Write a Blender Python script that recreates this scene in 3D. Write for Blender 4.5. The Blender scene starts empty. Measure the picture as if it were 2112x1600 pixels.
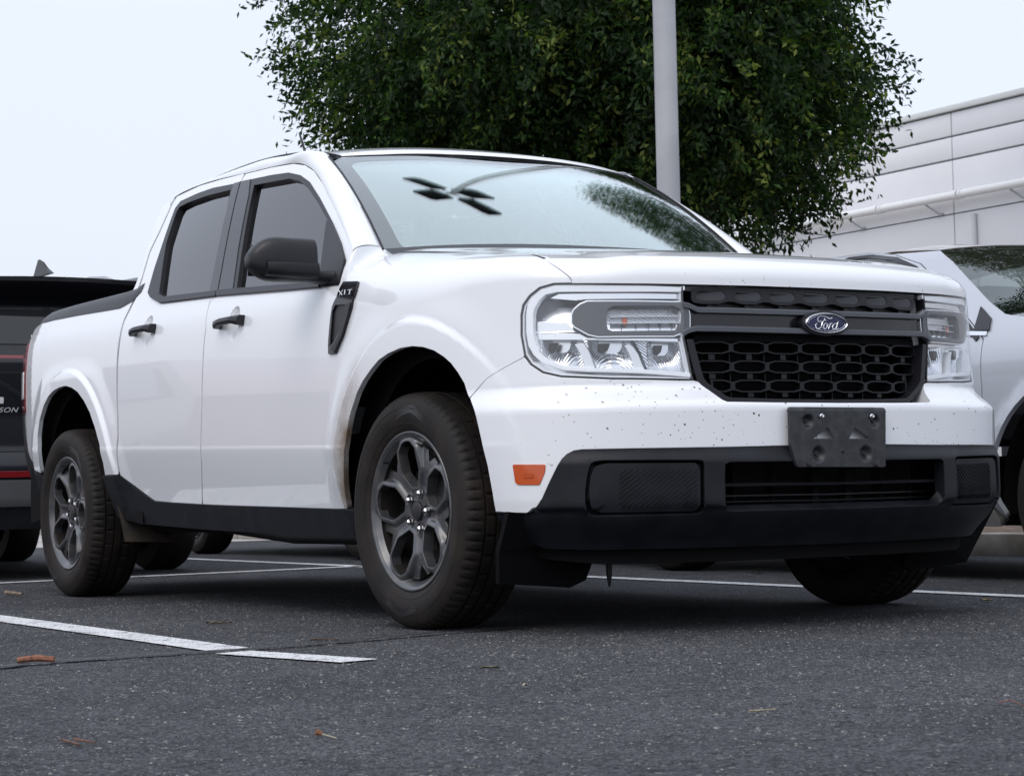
import bpy, bmesh, math, random
import numpy as np
from mathutils import Vector, Matrix
from mathutils.geometry import delaunay_2d_cdt
S = bpy.context.scene
COL = S.collection
rng = np.random.default_rng(7)
# ---------------------------------------------------------------- camera
CAM = dict(f=4399.0, loc=(5.5876, -3.8392, 0.4009), yaw=2.60785068, pitch=0.04827257, roll=-0.0213883)
cam_data = bpy.data.cameras.new('camera'); cam = bpy.data.objects.new('camera', cam_data); COL.objects.link(cam)
_cy, _sy, _cp, _sp = math.cos(CAM['yaw']), math.sin(CAM['yaw']), math.cos(CAM['pitch']), math.sin(CAM['pitch'])
_f = Vector((_cy*_cp, _sy*_cp, _sp)); _r = Vector((_sy, -_cy, 0)); _u = _r.cross(_f)
_cr, _sr = math.cos(CAM['roll']), math.sin(CAM['roll'])
_r2 = _r*_cr + _u*_sr; _u2 = -_r*_sr + _u*_cr
_m = Matrix((_r2, _u2, -_f)).transposed().to_4x4(); _m.translation = Vector(CAM['loc'])
cam.matrix_world = _m
cam_data.sensor_width = 36; cam_data.lens = 36*CAM['f']/2112; cam_data.clip_start = .1; cam_data.clip_end = 500
cam_data.dof.use_dof = True; cam_data.dof.focus_distance = 5.9; cam_data.dof.aperture_fstop = 20
S.camera = cam
# ---------------------------------------------------------------- overcast sky and a very soft sun behind the cloud
SUN_EL, SUN_AZ = math.radians(52), math.radians(-62)      # azimuth from +x
world = bpy.data.worlds.new('World'); S.world = world; world.use_nodes = True
nt = world.node_tree; nt.nodes.clear()
def N(tree, t, **k):
    n = tree.nodes.new(t)
    for a, b in k.items():
        if a in n.inputs: n.inputs[a].default_value = b
        else: setattr(n, a, b)
    return n
out = N(nt, 'ShaderNodeOutputWorld'); bg1 = N(nt, 'ShaderNodeBackground'); bg2 = N(nt, 'ShaderNodeBackground')
sky = N(nt, 'ShaderNodeTexSky', sky_type='NISHITA', sun_disc=False, sun_elevation=SUN_EL, sun_rotation=math.pi/2-SUN_AZ, air_density=1.0, dust_density=4.0)
nt.links.new(sky.outputs[0], bg1.inputs[0]); bg1.inputs[1].default_value = .05
tc = N(nt, 'ShaderNodeTexCoord'); sx = N(nt, 'ShaderNodeSeparateXYZ'); nt.links.new(tc.outputs['Generated'], sx.inputs[0])
rp = N(nt, 'ShaderNodeValToRGB'); nt.links.new(sx.outputs[2], rp.inputs[0])
e = rp.color_ramp.elements; e[0].position = 0; e[0].color = (.675, .708, .80, 1); e[1].position = 1; e[1].color = (1.02, 1.08, 1.20, 1)
m = e.new(.22); m.color = (.75, .782, .872, 1); m = e.new(.5); m.color = (.86, .92, 1.05, 1)
nz = N(nt, 'ShaderNodeTexNoise', Scale=1.4, Detail=4.0); nt.links.new(tc.outputs['Generated'], nz.inputs['Vector'])
mr = N(nt, 'ShaderNodeMapRange'); mr.inputs[3].default_value = .93; mr.inputs[4].default_value = 1.07; nt.links.new(nz.outputs[0], mr.inputs[0])
mx = N(nt, 'ShaderNodeVectorMath', operation='SCALE'); nt.links.new(rp.outputs[0], mx.inputs[0]); nt.links.new(mr.outputs[0], mx.inputs['Scale'])
nt.links.new(mx.outputs[0], bg2.inputs[0]); bg2.inputs[1].default_value = 1.0
ad = N(nt, 'ShaderNodeAddShader'); nt.links.new(bg1.outputs[0], ad.inputs[0]); nt.links.new(bg2.outputs[0], ad.inputs[1]); nt.links.new(ad.outputs[0], out.inputs[0])
sl = bpy.data.lights.new('sun', 'SUN'); sl.energy = .95; sl.angle = math.radians(40); sl.color = (1, .975, .95)
so = bpy.data.objects.new('sun', sl); COL.objects.link(so)
_d = Vector((math.cos(SUN_EL)*math.cos(SUN_AZ), math.cos(SUN_EL)*math.sin(SUN_AZ), math.sin(SUN_EL)))
so.rotation_euler = _d.to_track_quat('Z', 'Y').to_euler(); so.location = _d*30
vs = S.view_settings; vs.view_transform = 'Standard'; vs.look = 'None'; vs.exposure = 0.0; vs.gamma = 1; vs.use_curve_mapping = False
S.render.engine = 'CYCLES'
cy = S.cycles; cy.use_denoising = True; cy.max_bounces = 9; cy.diffuse_bounces = 4; cy.glossy_bounces = 4; cy.transmission_bounces = 6; cy.transparent_max_bounces = 24; cy.sample_clamp_indirect = 6
try: cy.denoiser = 'OPENIMAGEDENOISE'
except Exception: pass

# ---------------------------------------------------------------- shape functions of the pickup body (metres; x forward, y left, z up)
def cubic(xs, ys):
    xs = np.asarray(xs, float); ys = np.asarray(ys, float); n = len(xs); h = np.diff(xs)
    A = np.zeros((n, n)); A[0, 0] = A[-1, -1] = 1
    b = np.zeros((n,) + ys.shape[1:])
    for i in range(1, n - 1):
        A[i, i-1] = h[i-1]; A[i, i] = 2*(h[i-1]+h[i]); A[i, i+1] = h[i]
        b[i] = 3*((ys[i+1]-ys[i])/h[i] - (ys[i]-ys[i-1])/h[i-1])
    c = np.linalg.solve(A, b)
    def f(t):
        t = np.asarray(t, float); i = np.clip(np.searchsorted(xs, t) - 1, 0, n-2)
        tc = np.clip(t, xs[0], xs[-1])
        d = tc - xs[i]; hi = h[i]
        if ys.ndim > 1: d = d[..., None]; hi = hi[..., None]
        bb = (ys[i+1]-ys[i])/hi - hi*(2*c[i]+c[i+1])/3
        dd = (c[i+1]-c[i])/(3*hi)
        return ys[i] + bb*d + c[i]*d**2 + dd*d**3
    return f
def smooth(a, b, x):
    t = np.clip((np.asarray(x, float)-a)/(b-a), 0, 1); return t*t*(3-2*t)
# plan outlines of the nose: bumper level and lamp level, from the centre round the corner and back along the side
PLB = np.array([(.905,0),(.900,.17),(.884,.30),(.852,.45),(.786,.64),(.722,.742),(.62,.832),(.50,.885),(.35,.913),(.10,.920),(-.40,.914),(-1.5,.912),(-2.6,.914),(-3.2,.914),(-3.55,.895),(-3.80,.85),(-3.98,.77)])
PLU = np.array([(.838,0),(.834,.165),(.821,.29),(.787,.437),(.728,.60),(.660,.715),(.565,.806),(.45,.866),(.32,.899),(.10,.914),(-.40,.914),(-1.5,.912),(-2.6,.912),(-3.2,.910),(-3.55,.892),(-3.80,.85),(-3.98,.77)])
_sb = np.concatenate([[0], np.cumsum(np.linalg.norm(np.diff(PLB, axis=0), axis=1))])
_sb[-1] += 0
def _mirror_spline(P):
    # add the mirrored second point so that the curve crosses the centre line square
    xs = np.concatenate([-_sb[4:0:-1], _sb]); Q = np.concatenate([P[4:0:-1]*[1, -1], P])
    return cubic(xs, Q)
FPB, FPU = _mirror_spline(PLB), _mirror_spline(PLU)
S_MAX = _sb[-1]
_tab_s = np.linspace(0, S_MAX, 800); _tab_x = FPB(_tab_s)[:, 0]
def s_of_x(x):                                     # arc length at which the side reaches x (valid back of the corner)
    return np.interp(-np.asarray(x), -_tab_x, _tab_s)
RAKE = .026
def zrake(x, z): return z - RAKE*(-(np.minimum(x, .3)+.5))
HC = cubic([-1.2,-.7,-.5,-.2,.2,.6,.7,.84,1.0], [1.245,1.222,1.207,1.177,1.131,1.078,1.062,1.036,1.0])
def hood_h(x, y):
    ay = np.abs(y)
    z = HC(x) - .042*ay**2
    # two long soft creases that carry the raised middle of the hood
    lift = smooth(.62, .50, ay - .12*smooth(.2, -.6, x))*.010
    return z + lift - .010
FIL_A = lambda s: .085 + .095*smooth(.9, 1.7, s)       # height and width of the round-over from side to top
FIL_B = lambda s: .13 + .12*smooth(.9, 1.7, s)
YS = cubic([.25,.36,.45,.53,.56,.70,.85,.95,1.03,1.09,1.16,1.30,1.45,1.56,1.63,1.68],
           [.842,.866,.8885,.9055,.9085,.914,.914,.908,.893,.868,.838,.780,.714,.660,.617,.575])
def yside(x, z):
    zr = zrake(x, z)
    y = YS(zr)
    y = y - .020*smooth(1.1, 1.6, zr)*((x+1.5)/1.1)**2
    y = y - np.interp(-x, [3.15,3.35,3.55,3.70,3.85,3.98,4.05], [0,.004,.020,.044,.080,.135,.20])
    # crease low on the doors
    y = y + .0015*smooth(.560, .548, zr)*smooth(.50, .548, zr)
    return y
ARCH_F, ARCH_R = (.065, .365), (-2.985, .40)
def flare(x, z):
    d = 0
    for (cx, cz), k in ((ARCH_F, 1.), (ARCH_R, 1.)):
        r = np.hypot(x-cx, (z-cz)*1.0)
        up = smooth(cz-.16, cz+.10, z)
        d = d + k*(.003 + .012*up)*smooth(.553, .530, r) + .010*smooth(.66, .555, r)*up
    return d
def body(s, t):
    """outer skin below the glass: s = arc length from the nose centre (negative = left of the truck), t = height, running on over the shoulder"""
    s = np.asarray(s, float); t = np.asarray(t, float); a_ = np.abs(s)
    fb, fu = FPB(a_), FPU(a_)
    # height of the start of the round-over
    d = .002
    A, B = FIL_A(a_), FIL_B(a_)
    tb, tu = FPU(a_+d) - FPU(a_-d), FPB(a_+d) - FPB(a_-d)
    tang = tb + tu; tang = tang/np.linalg.norm(tang, axis=-1, keepdims=True)
    n = np.stack([tang[..., 1], -tang[..., 0]], -1)      # outward in the x,|y| plane
    n = np.where((n[..., :1] < -2), -n, n)
    # inset start guess: hood height just inside
    top_in = fu - n*B[..., None]
    H0 = hood_h(top_in[..., 0], top_in[..., 1])
    zs = H0 - A
    low = np.minimum(t, zs)
    front = smooth(1.45, .85, a_)
    w = smooth(.615, .69, low - .0*a_)
    p = fb*(1-w)[..., None] + fu*w[..., None]
    # insets
    ins = front*(.05*np.clip(low-.70, 0, 1) + .10*np.clip(.37-low, 0, 1)**1.0 + .012*smooth(.512,.50,low)*0)
    side = 1-front; ks = .022; los = low - ks*np.log1p(np.exp(-np.abs(t-zs)/ks))     # eased into the round-over so that no crease shows
    ins = ins + side*(.914 - yside(p[..., 0], los))
    ins = ins - side*flare(p[..., 0], los)
    th = np.clip((t-zs)/(1.15*np.maximum(A, B)), 0, None)*1.25
    thc = np.clip(th, 0, np.pi/2); ex = 1.0
    e = B*(1-np.cos(thc)**ex) + np.clip(th-np.pi/2, 0, None)*B
    q = p - n*(ins+e)[..., None]
    ztop = hood_h(q[..., 0], q[..., 1]) - A*(1-np.sin(thc)**ex)
    ztop0 = hood_h(*(np.moveaxis(fu - n*0, -1, 0))) - A
    bl = smooth(0, .5, th)
    z = np.where(th > 0, ztop - (ztop0 - zs)*(1-bl)*0, low)
    z = np.where(th > 0, z + (zs - (hood_h((p - n*ins[..., None])[..., 0], (p - n*ins[..., None])[..., 1]) - A))*np.cos(thc)**2, z)
    y = -q[..., 1]*np.where(s < 0, -1, 1)
    return np.stack([q[..., 0], y, z], -1)
def grl(s, t):
    """grille plane: lamp-level outline carried straight down behind the bumper"""
    s = np.asarray(s, float); t = np.asarray(t, float); a_ = np.abs(s); d = .002
    fu = FPU(a_); tg = FPU(a_+d)-FPU(a_-d); tg = tg/np.linalg.norm(tg, axis=-1, keepdims=True)
    n = np.stack([tg[..., 1], -tg[..., 0]], -1); q = fu - n*(.05*np.clip(t-.70, -.2, 1))[..., None]
    return np.stack([q[..., 0], -q[..., 1]*np.where(s < 0, -1, 1), t + 0*s], -1)
def side(x, z):
    """doors, glass and cab side of the right-hand side"""
    x = np.asarray(x, float); z = np.asarray(z, float)
    return np.stack([x, -(yside(x, z) + flare(x, z)*smooth(1.0, .9, z)), z], -1)
WS_B = dict(x0=-.470, z0=1.180, y0=.728, dx0=.15, dz0=.02, x1=-1.05, z1=1.567, y1=.634, dx1=.105, dz1=.018)
def shield(a, b):
    """windscreen: a across (-1 right edge of truck .. 1), b from cowl to roof"""
    a = np.asarray(a, float); b = np.asarray(b, float); g = WS_B
    yw = g['y0'] + (g['y1']-g['y0'])*b
    xe = g['x0'] + (g['x1']-g['x0'])*b
    ze = g['z0'] + (g['z1']-g['z0'])*b + .028*4*b*(1-b)
    cx = g['dx0'] + (g['dx1']-g['dx0'])*b; cz = g['dz0'] + (g['dz1']-g['dz0'])*b
    k = 1 - np.abs(a)**2.7
    return np.stack([xe + cx*k, a*yw, ze + cz*k], -1)
RZC = cubic([-2.75,-2.6,-2.3,-1.95,-1.6,-1.3,-1.1,-.90], [1.655,1.675,1.70,1.712,1.705,1.672,1.640,1.592])
RZE = cubic([-2.75,-2.6,-2.3,-1.9,-1.6,-1.39,-1.19,-1.05,-.9], [1.585,1.605,1.630,1.642,1.638,1.624,1.600,1.572,1.53])
def roof(x, a):
    """roof skin: a across -1..1"""
    x = np.asarray(x, float); a = np.asarray(a, float)
    xe = np.clip((x+1.05)/(-1.5), 0, 1)
    yw = .618 - .02*xe
    k = 1-np.abs(a)**2.0
    X = x + .105*k*(1-smooth(0, .6, xe))
    zc = RZC(X); ze = RZE(x)
    zc = np.maximum(zc, ze+.012)
    return np.stack([X, a*yw, ze + (zc-ze)*k], -1)
# parked sedan beyond the pickup (its right-hand side)
_SED = cubic([.20,.32,.45,.70,.88,.97,1.05,1.20,1.32,1.40,1.44], [.10,.03,.0,-.004,.012,.045,.092,.185,.262,.325,.385])
def sedan(x, z):
    x = np.asarray(x, float); z = np.asarray(z, float)
    y = 2.04 + _SED(z) + .045*smooth(-.6, .9, x)**2*1.5 + .10*smooth(-3.0, -4.3, x)
    r = np.hypot(x-SED_AX, z-.36)
    y = y - .022*smooth(.50, .40, r)*smooth(.2, .4, z)
    return np.stack([x, y, z], -1)
SED_AX = -.245
def suvrear(y, z):
    """back of the dark SUV: across, height"""
    y = np.asarray(y, float); z = np.asarray(z, float); d = np.abs(y+.20)
    x = -5.06 + np.interp(z, [.25,.40,.60,.66,.85,1.12,1.18,1.40,1.50,1.60], [-.05,.0,.0,-.05,-.06,-.02,-.08,-.20,-.26,-.34]) - .10*d**2 - .35*np.clip(d-.68, 0, 1)**1.5
    return np.stack([x, y, z + 0*y], -1)


# ---------------------------------------------------------------- helpers
def link(name, me, mat=None, parent=None, loc=None):
    o = bpy.data.objects.new(name, me); COL.objects.link(o)
    if mat is not None and me is not None and len(me.materials) == 0: me.materials.append(mat)
    if parent is not None: o.parent = parent
    if loc is not None: o.location = loc
    return o
def empty(name, loc=(0, 0, 0), rz=0, parent=None):
    o = bpy.data.objects.new(name, None); COL.objects.link(o); o.location = loc; o.rotation_euler = (0, 0, rz)
    if parent: o.parent = parent
    return o
def tag(o, label=None, cat=None, group=None, kind=None):
    if label: o['label'] = label
    if cat: o['category'] = cat
    if group: o['group'] = group
    if kind: o['kind'] = kind
    return o
def mesh(name, V, F, smooth=True, normals=None, angle=None):
    me = bpy.data.meshes.new(name); me.from_pydata([tuple(map(float, v)) for v in V], [], [tuple(int(i) for i in f) for f in F]); me.update()
    if smooth: me.polygons.foreach_set('use_smooth', [True]*len(me.polygons))
    if angle is not None:
        me.set_sharp_from_angle(angle=math.radians(angle))
    if normals is not None: me.normals_split_custom_set_from_vertices([tuple(map(float, n)) for n in normals])
    return me
def resample(loop, step, closed=True):
    P = [np.array(p, float) for p in loop]; out_ = []
    n = len(P)
    for i in range(n if closed else n-1):
        a, b = P[i], P[(i+1) % n]; k = max(1, int(np.ceil(np.linalg.norm(b-a)/step)))
        for j in range(k): out_.append(a+(b-a)*j/k)
    if not closed: out_.append(P[-1])
    return np.array(out_)
def rounded(loop, r, n=4):
    """round the corners of a closed 2D loop"""
    P = [np.array(p, float) for p in loop]; o = []
    for i in range(len(P)):
        a, b, c = P[i-1], P[i], P[(i+1) % len(P)]
        u, v = a-b, c-b; lu, lv = np.linalg.norm(u), np.linalg.norm(v); q = min(r, lu*.45, lv*.45)
        p0, p1 = b+u/lu*q, b+v/lv*q
        for k in range(n+1):
            t = k/n; o.append((1-t)**2*p0 + 2*t*(1-t)*b + t*t*p1)
    return o
def inside(P, loop):
    x, y = P[:, 0], P[:, 1]; L = np.asarray(loop); r = np.zeros(len(P), bool)
    x1, y1 = L[:, 0], L[:, 1]; x2, y2 = np.roll(x1, -1), np.roll(y1, -1)
    for a, b, c, d in zip(x1, y1, x2, y2):
        if b == d: continue
        m_ = ((b > y) != (d > y)) & (x < (c-a)*(y-b)/(d-b)+a); r ^= m_
    return r
def seg_dist(P, loop):
    L = np.asarray(loop); A, B = L, np.roll(L, -1, 0); d = np.full(len(P), 1e9)
    for a, b in zip(A, B):
        ab = b-a; t = np.clip(((P-a)@ab)/(ab@ab+1e-18), 0, 1); d = np.minimum(d, np.linalg.norm(P-(a+t[:, None]*ab), axis=1))
    return d
ROWREF = None
def tri2d(outer, holes, res, step, rings=None):
    loops = [resample(outer, step)] + [resample(h, step) for h in holes]
    B = np.concatenate(loops); lo, hi = loops[0].min(0), loops[0].max(0)
    nx, ny = int((hi[0]-lo[0])/res[0])+2, int((hi[1]-lo[1])/res[1])+2
    X, Y = np.meshgrid(np.arange(nx), np.arange(ny), indexing='ij')
    G = np.stack([lo[0]+(X+.5*(Y % 2))*res[0], lo[1]+Y*res[1]], -1).reshape(-1, 2)
    m_ = inside(G, loops[0])
    for h in loops[1:]: m_ &= ~inside(G, h)
    G = G[m_]
    if rings:
        for ent in rings:
            if isinstance(ent, np.ndarray):                       # explicit rows of points along a crease
                lo_, hi_ = ent[:, 1].min(), ent[:, 1].max(); zc_ = np.interp(G[:, 0], *ROWREF[:2]) if ROWREF else 0
                G = G[np.abs(G[:, 1]-zc_) > ROWREF[2]+.004]; mm = inside(ent, loops[0])
                for h in loops[1:]: mm &= ~inside(ent, h)
                G = np.concatenate([G, ent[mm]]); continue
            cx, cz, rs, fx = ent[:4]; full = len(ent) > 4
            X_ = G[:, 0]*fx[0]+fx[1]; r_ = np.hypot(X_-cx, G[:, 1]-cz); G = G[(r_ < min(rs)-.003) | (r_ > max(rs)+.005)]
            for q_, rr in enumerate(rs):
                an = (np.linspace(0, 2*math.pi, 260, endpoint=False) if full else np.linspace(-.35, math.pi+.35, 210))+(q_ % 2)*.009
                ring = np.stack([(cx+rr*np.cos(an)-fx[1])/fx[0], cz+rr*np.sin(an)], 1)
                mm = inside(ring, loops[0])
                for h in loops[1:]: mm &= ~inside(ring, h)
                G = np.concatenate([G, ring[mm]])
    k = np.full(len(G), True)
    for l in loops: k &= seg_dist(G, l) > .45*min(res)
    G = G[k]
    E = []; o = 0
    for l in loops:
        n = len(l); E += [(o+i, o+(i+1) % n) for i in range(n)]; o += n
    pts = [Vector((float(a), float(b))) for a, b in np.concatenate([B, G])]
    v, e_, f, ov, _, _ = delaunay_2d_cdt(pts, E, [], 0, 1e-7)
    V = np.array([(p.x, p.y) for p in v]); F = np.array([list(t) for t in f if len(t) == 3])
    C_ = V[F].mean(1); k = inside(C_, loops[0])
    for h in loops[1:]: k &= ~inside(C_, h)
    F = F[k]
    # loops mapped to output indices
    inv = {}
    for i, src in enumerate(ov):
        for s_ in src: inv[s_] = i
    LI = []; o = 0
    for l in loops:
        LI.append([inv[o+i] for i in range(len(l)) if (o+i) in inv]); o += len(l)
    return V, F, LI
def fnormal(fn, u, v, ref, h=2e-4):
    n = np.cross(fn(u+h, v)-fn(u-h, v), fn(u, v+h)-fn(u, v-h)); n = n/(np.linalg.norm(n, axis=-1, keepdims=True)+1e-12)
    p = fn(u, v); s_ = np.sign(((p-ref)*n).sum(-1, keepdims=True)); s_[s_ == 0] = 1
    return n*s_
MID = np.array([-1.5, 0., .55])
def panel_mesh(name, fn, outer, holes=(), res=(.03, .03), step=.015, depth=.012, off=0., ref=MID, mirror=False, rings=None, hdepth=None):
    V2, F, LI = tri2d(outer, holes, res, step, rings)
    u, v = V2[:, 0], V2[:, 1]; P = fn(u, v); n = fnormal(fn, u, v, ref)
    P = P + n*off
    fn_n = np.cross(P[F[:, 1]]-P[F[:, 0]], P[F[:, 2]]-P[F[:, 0]]); flip = (fn_n*n[F[:, 0]]).sum(1) < 0
    F[flip] = F[flip][:, ::-1]
    VV = [P]; NN = [n]; FF = [tuple(f) for f in F]; base = len(P)
    if depth:
        for li, L in enumerate(LI):
            dd = depth if li == 0 or hdepth is None else hdepth
            A = P[L]; nl = n[L]
            T = np.roll(A, -1, 0)-np.roll(A, 1, 0); T /= np.linalg.norm(T, axis=1, keepdims=True)+1e-12
            side_ = np.cross(T, nl)                          # in the surface, across the edge
            # direction away from the material
            probe = V2[L]
            q = fn(u[L], v[L]) + side_*2e-3
            c2 = V2[F].mean(1)
            # outward if the polygon area sign says so
            area = .5*np.sum(V2[L][:, 0]*np.roll(V2[L][:, 1], -1)-np.roll(V2[L][:, 0], -1)*V2[L][:, 1])
            orient = np.sign(np.linalg.det(np.stack([fn(u[L[:1]]+1e-4, v[L[:1]])[0]-fn(u[L[:1]], v[L[:1]])[0], fn(u[L[:1]], v[L[:1]]+1e-4)[0]-fn(u[L[:1]], v[L[:1]])[0], n[L[0]]])))
            sg = np.sign(area)*orient*(1 if li == 0 else -1)
            outw = side_*sg
            r1 = A + outw*0.0012 - nl*.0012
            r2 = A + outw*0.0012*1.2 - nl*dd
            VV += [A, r1, r1, r2]; nb = (nl+outw); nb /= np.linalg.norm(nb, axis=1, keepdims=True)
            NN += [nl, nb, outw, outw]; k = len(L)
            for i in range(k):
                j = (i+1) % k
                for q0 in (0, 2*k):
                    f = (base+q0+i, base+q0+j, base+q0+k+j, base+q0+k+i)
                    FF.append(f if sg < 0 else f[::-1])
            base += 4*k
    V = np.concatenate(VV); Nn = np.concatenate(NN)
    # fix the winding of edge quads against their normals
    Fi = []
    for f in FF:
        a, b, c = V[f[0]], V[f[1]], V[f[2]]
        g = np.cross(b-a, c-a)
        Fi.append(f if (g*Nn[list(f)].mean(0)).sum() >= 0 else f[::-1])
    if mirror:
        V = V*[1, -1, 1]; Nn = Nn*[1, -1, 1]; Fi = [f[::-1] for f in Fi]
    return mesh(name, V, Fi, True, Nn)
def panel(name, fn, outer, mat, parent, **k):
    return link(name, panel_mesh(name, fn, outer, **k), mat, parent)
def both(name, fn, outer, mat, parent, **k):
    a = panel(name, fn, outer, mat, parent, **k); b = panel(name, fn, outer, mat, parent, mirror=True, **k); return a, b
def sym(half):
    """close a half outline (given for the right-hand side, s >= 0) over the centre line"""
    h = [tuple(p) for p in half]
    return h + [(-p[0], p[1]) for p in reversed(h) if abs(p[0]) > 1e-5]
def box_bm(bm, c, d, rot=None):
    r = bmesh.ops.create_cube(bm, size=1); vs_ = r['verts']
    for v in vs_:
        v.co = Vector((v.co.x*d[0], v.co.y*d[1], v.co.z*d[2]))
        if rot is not None: v.co = rot @ v.co
        v.co += Vector(c)
    return vs_
def bm_mesh(name, bm, smooth=False, bevel=0, seg=2, angle=40):
    if bevel: bmesh.ops.bevel(bm, geom=[e for e in bm.edges if len(e.link_faces) == 2 and e.calc_face_angle(0) > .5], offset=bevel, segments=seg, affect='EDGES', profile=.5, clamp_overlap=True)
    bmesh.ops.recalc_face_normals(bm, faces=bm.faces)
    me = bpy.data.meshes.new(name); bm.to_mesh(me); bm.free()
    if smooth or bevel:
        me.polygons.foreach_set('use_smooth', [True]*len(me.polygons)); me.set_sharp_from_angle(angle=math.radians(angle))
    return me
def box(name, c, d, mat, parent=None, bevel=0, rot=None):
    bm = bmesh.new(); box_bm(bm, c, d, rot); return link(name, bm_mesh(name, bm, bevel=bevel), mat, parent)
def lathe(name, prof, n, axis='y', closed=False, mod=None):
    """prof: (radius, along) pairs"""
    V = []; F = []; k = len(prof)
    for i in range(n):
        a = 2*math.pi*i/n; c, s_ = math.cos(a), math.sin(a)
        for j, (r, h) in enumerate(prof):
            if mod: r, h = mod(i, j, r, h)
            V.append((r*c, h, r*s_) if axis == 'y' else ((r*c, r*s_, h) if axis == 'z' else (h, r*c, r*s_)))
    for i in range(n):
        i2 = (i+1) % n
        for j in range(k if closed else k-1):
            j2 = (j+1) % k
            F.append((i*k+j, i*k+j2, i2*k+j2, i2*k+j))
    return V, F
def lathe_mesh(name, prof, n, axis='y', angle=35, **k):
    V, F = lathe(name, prof, n, axis, **k)
    bm = bmesh.new(); vs_ = [bm.verts.new(v) for v in V]
    for f in F: bm.faces.new([vs_[i] for i in f])
    bmesh.ops.remove_doubles(bm, verts=bm.verts, dist=1e-6)
    return bm_mesh(name, bm, smooth=True, angle=angle)
def tube(bm, pts, r, n=8, caps=True):
    pts = [Vector(p) for p in pts]; rings = []
    rr = r if isinstance(r, (list, tuple)) else [r]*len(pts)
    up = Vector((0, 0, 1)); prev = None
    for i, p in enumerate(pts):
        t = (pts[min(i+1, len(pts)-1)]-pts[max(i-1, 0)]).normalized()
        a = prev if prev is not None else (up if abs(t.z) < .9 else Vector((1, 0, 0)))
        x = (a - t*a.dot(t)).normalized(); prev = x; y = t.cross(x)
        rings.append([bm.verts.new(p + (x*math.cos(2*math.pi*k/n)+y*math.sin(2*math.pi*k/n))*rr[i]) for k in range(n)])
    for a, b in zip(rings, rings[1:]):
        for k in range(n): bm.faces.new((a[k], a[(k+1) % n], b[(k+1) % n], b[k]))
    if caps:
        try: bm.faces.new(rings[0][::-1]); bm.faces.new(rings[-1])
        except Exception: pass
def tube_obj(name, pts, r, mat, parent=None, n=10):
    bm = bmesh.new(); tube(bm, pts, r, n); return link(name, bm_mesh(name, bm, smooth=True), mat, parent)
def strip_mesh(name, A, B, nv=8, bulge=0., bdir=None, thick=0.):
    """surface between two 3D curves (same count), bulged outward"""
    A = np.asarray(A, float); B = np.asarray(B, float); n = len(A); V = []
    for j in range(nv+1):
        t = j/nv; P = A*(1-t)+B*t
        P = P + (bdir*(4*t*(1-t))**.8)*np.reshape(bulge, (-1, 1)) if bdir is not None else P
        V.append(P)
    V = np.concatenate(V); F = []
    for j in range(nv):
        for i in range(n-1):
            F.append((j*n+i, j*n+i+1, (j+1)*n+i+1, (j+1)*n+i))
    return V, F
def sweep(name, fn, path, prof, mat, parent, ref=MID, mirror=False, step=.03, scale_end=None):
    """profile [(dt, off)] carried along a path of chart points"""
    Pp = resample(path, step, closed=False); k = len(prof); V = []
    for i, p in enumerate(Pp):
        pr = np.array(prof)
        u = np.full(k, p[0]); v = p[1] + pr[:, 0]
        P = fn(u, v); n = fnormal(fn, u, v, ref); V.append(P + n*pr[:, 1:2])
    V = np.concatenate(V); F = []
    for i in range(len(Pp)-1):
        for j in range(k):
            j2 = (j+1) % k; F.append((i*k+j, i*k+j2, (i+1)*k+j2, (i+1)*k+j))
    F.append(tuple(range(k))); F.append(tuple(range((len(Pp)-1)*k, len(Pp)*k))[::-1])
    if mirror: V = V*[1, -1, 1]
    bm = bmesh.new(); vs_ = [bm.verts.new(v) for v in V]
    for f in F: bm.faces.new([vs_[i] for i in f])
    return link(name, bm_mesh(name, bm, smooth=True, angle=25), mat, parent)
def copy_tree(o, parent=None):
    c = o.copy(); COL.objects.link(c); c.parent = parent
    for ch in [x for x in bpy.data.objects if x.parent == o]: copy_tree(ch, c)
    return c
# ---------------------------------------------------------------- materials
def mat(name, col, rough=.5, metal=0., coat=0., spec=.5, coat_rough=.03, **k):
    m_ = bpy.data.materials.new(name); m_.use_nodes = True; b = m_.node_tree.nodes['Principled BSDF']
    b.inputs['Base Color'].default_value = (*col, 1); b.inputs['Roughness'].default_value = rough; b.inputs['Metallic'].default_value = metal
    b.inputs['Coat Weight'].default_value = coat; b.inputs['Coat Roughness'].default_value = coat_rough; b.inputs['Specular IOR Level'].default_value = spec
    for a, c in k.items(): b.inputs[a.replace('_', ' ')].default_value = c
    return m_
def nodes(m_): return m_.node_tree, m_.node_tree.nodes['Principled BSDF']
def bump(m_, scale, strength, dist=.001, detail=3, coord='Object', vor=False):
    t, b = nodes(m_); tc_ = N(t, 'ShaderNodeTexCoord'); nz_ = N(t, 'ShaderNodeTexVoronoi' if vor else 'ShaderNodeTexNoise'); nz_.inputs['Scale'].default_value = scale
    if not vor: nz_.inputs['Detail'].default_value = detail
    t.links.new(tc_.outputs[coord], nz_.inputs['Vector']); bp_ = N(t, 'ShaderNodeBump'); bp_.inputs['Strength'].default_value = strength; bp_.inputs['Distance'].default_value = dist
    t.links.new(nz_.outputs[0], bp_.inputs['Height']); t.links.new(bp_.outputs[0], b.inputs['Normal']); return m_
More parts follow.
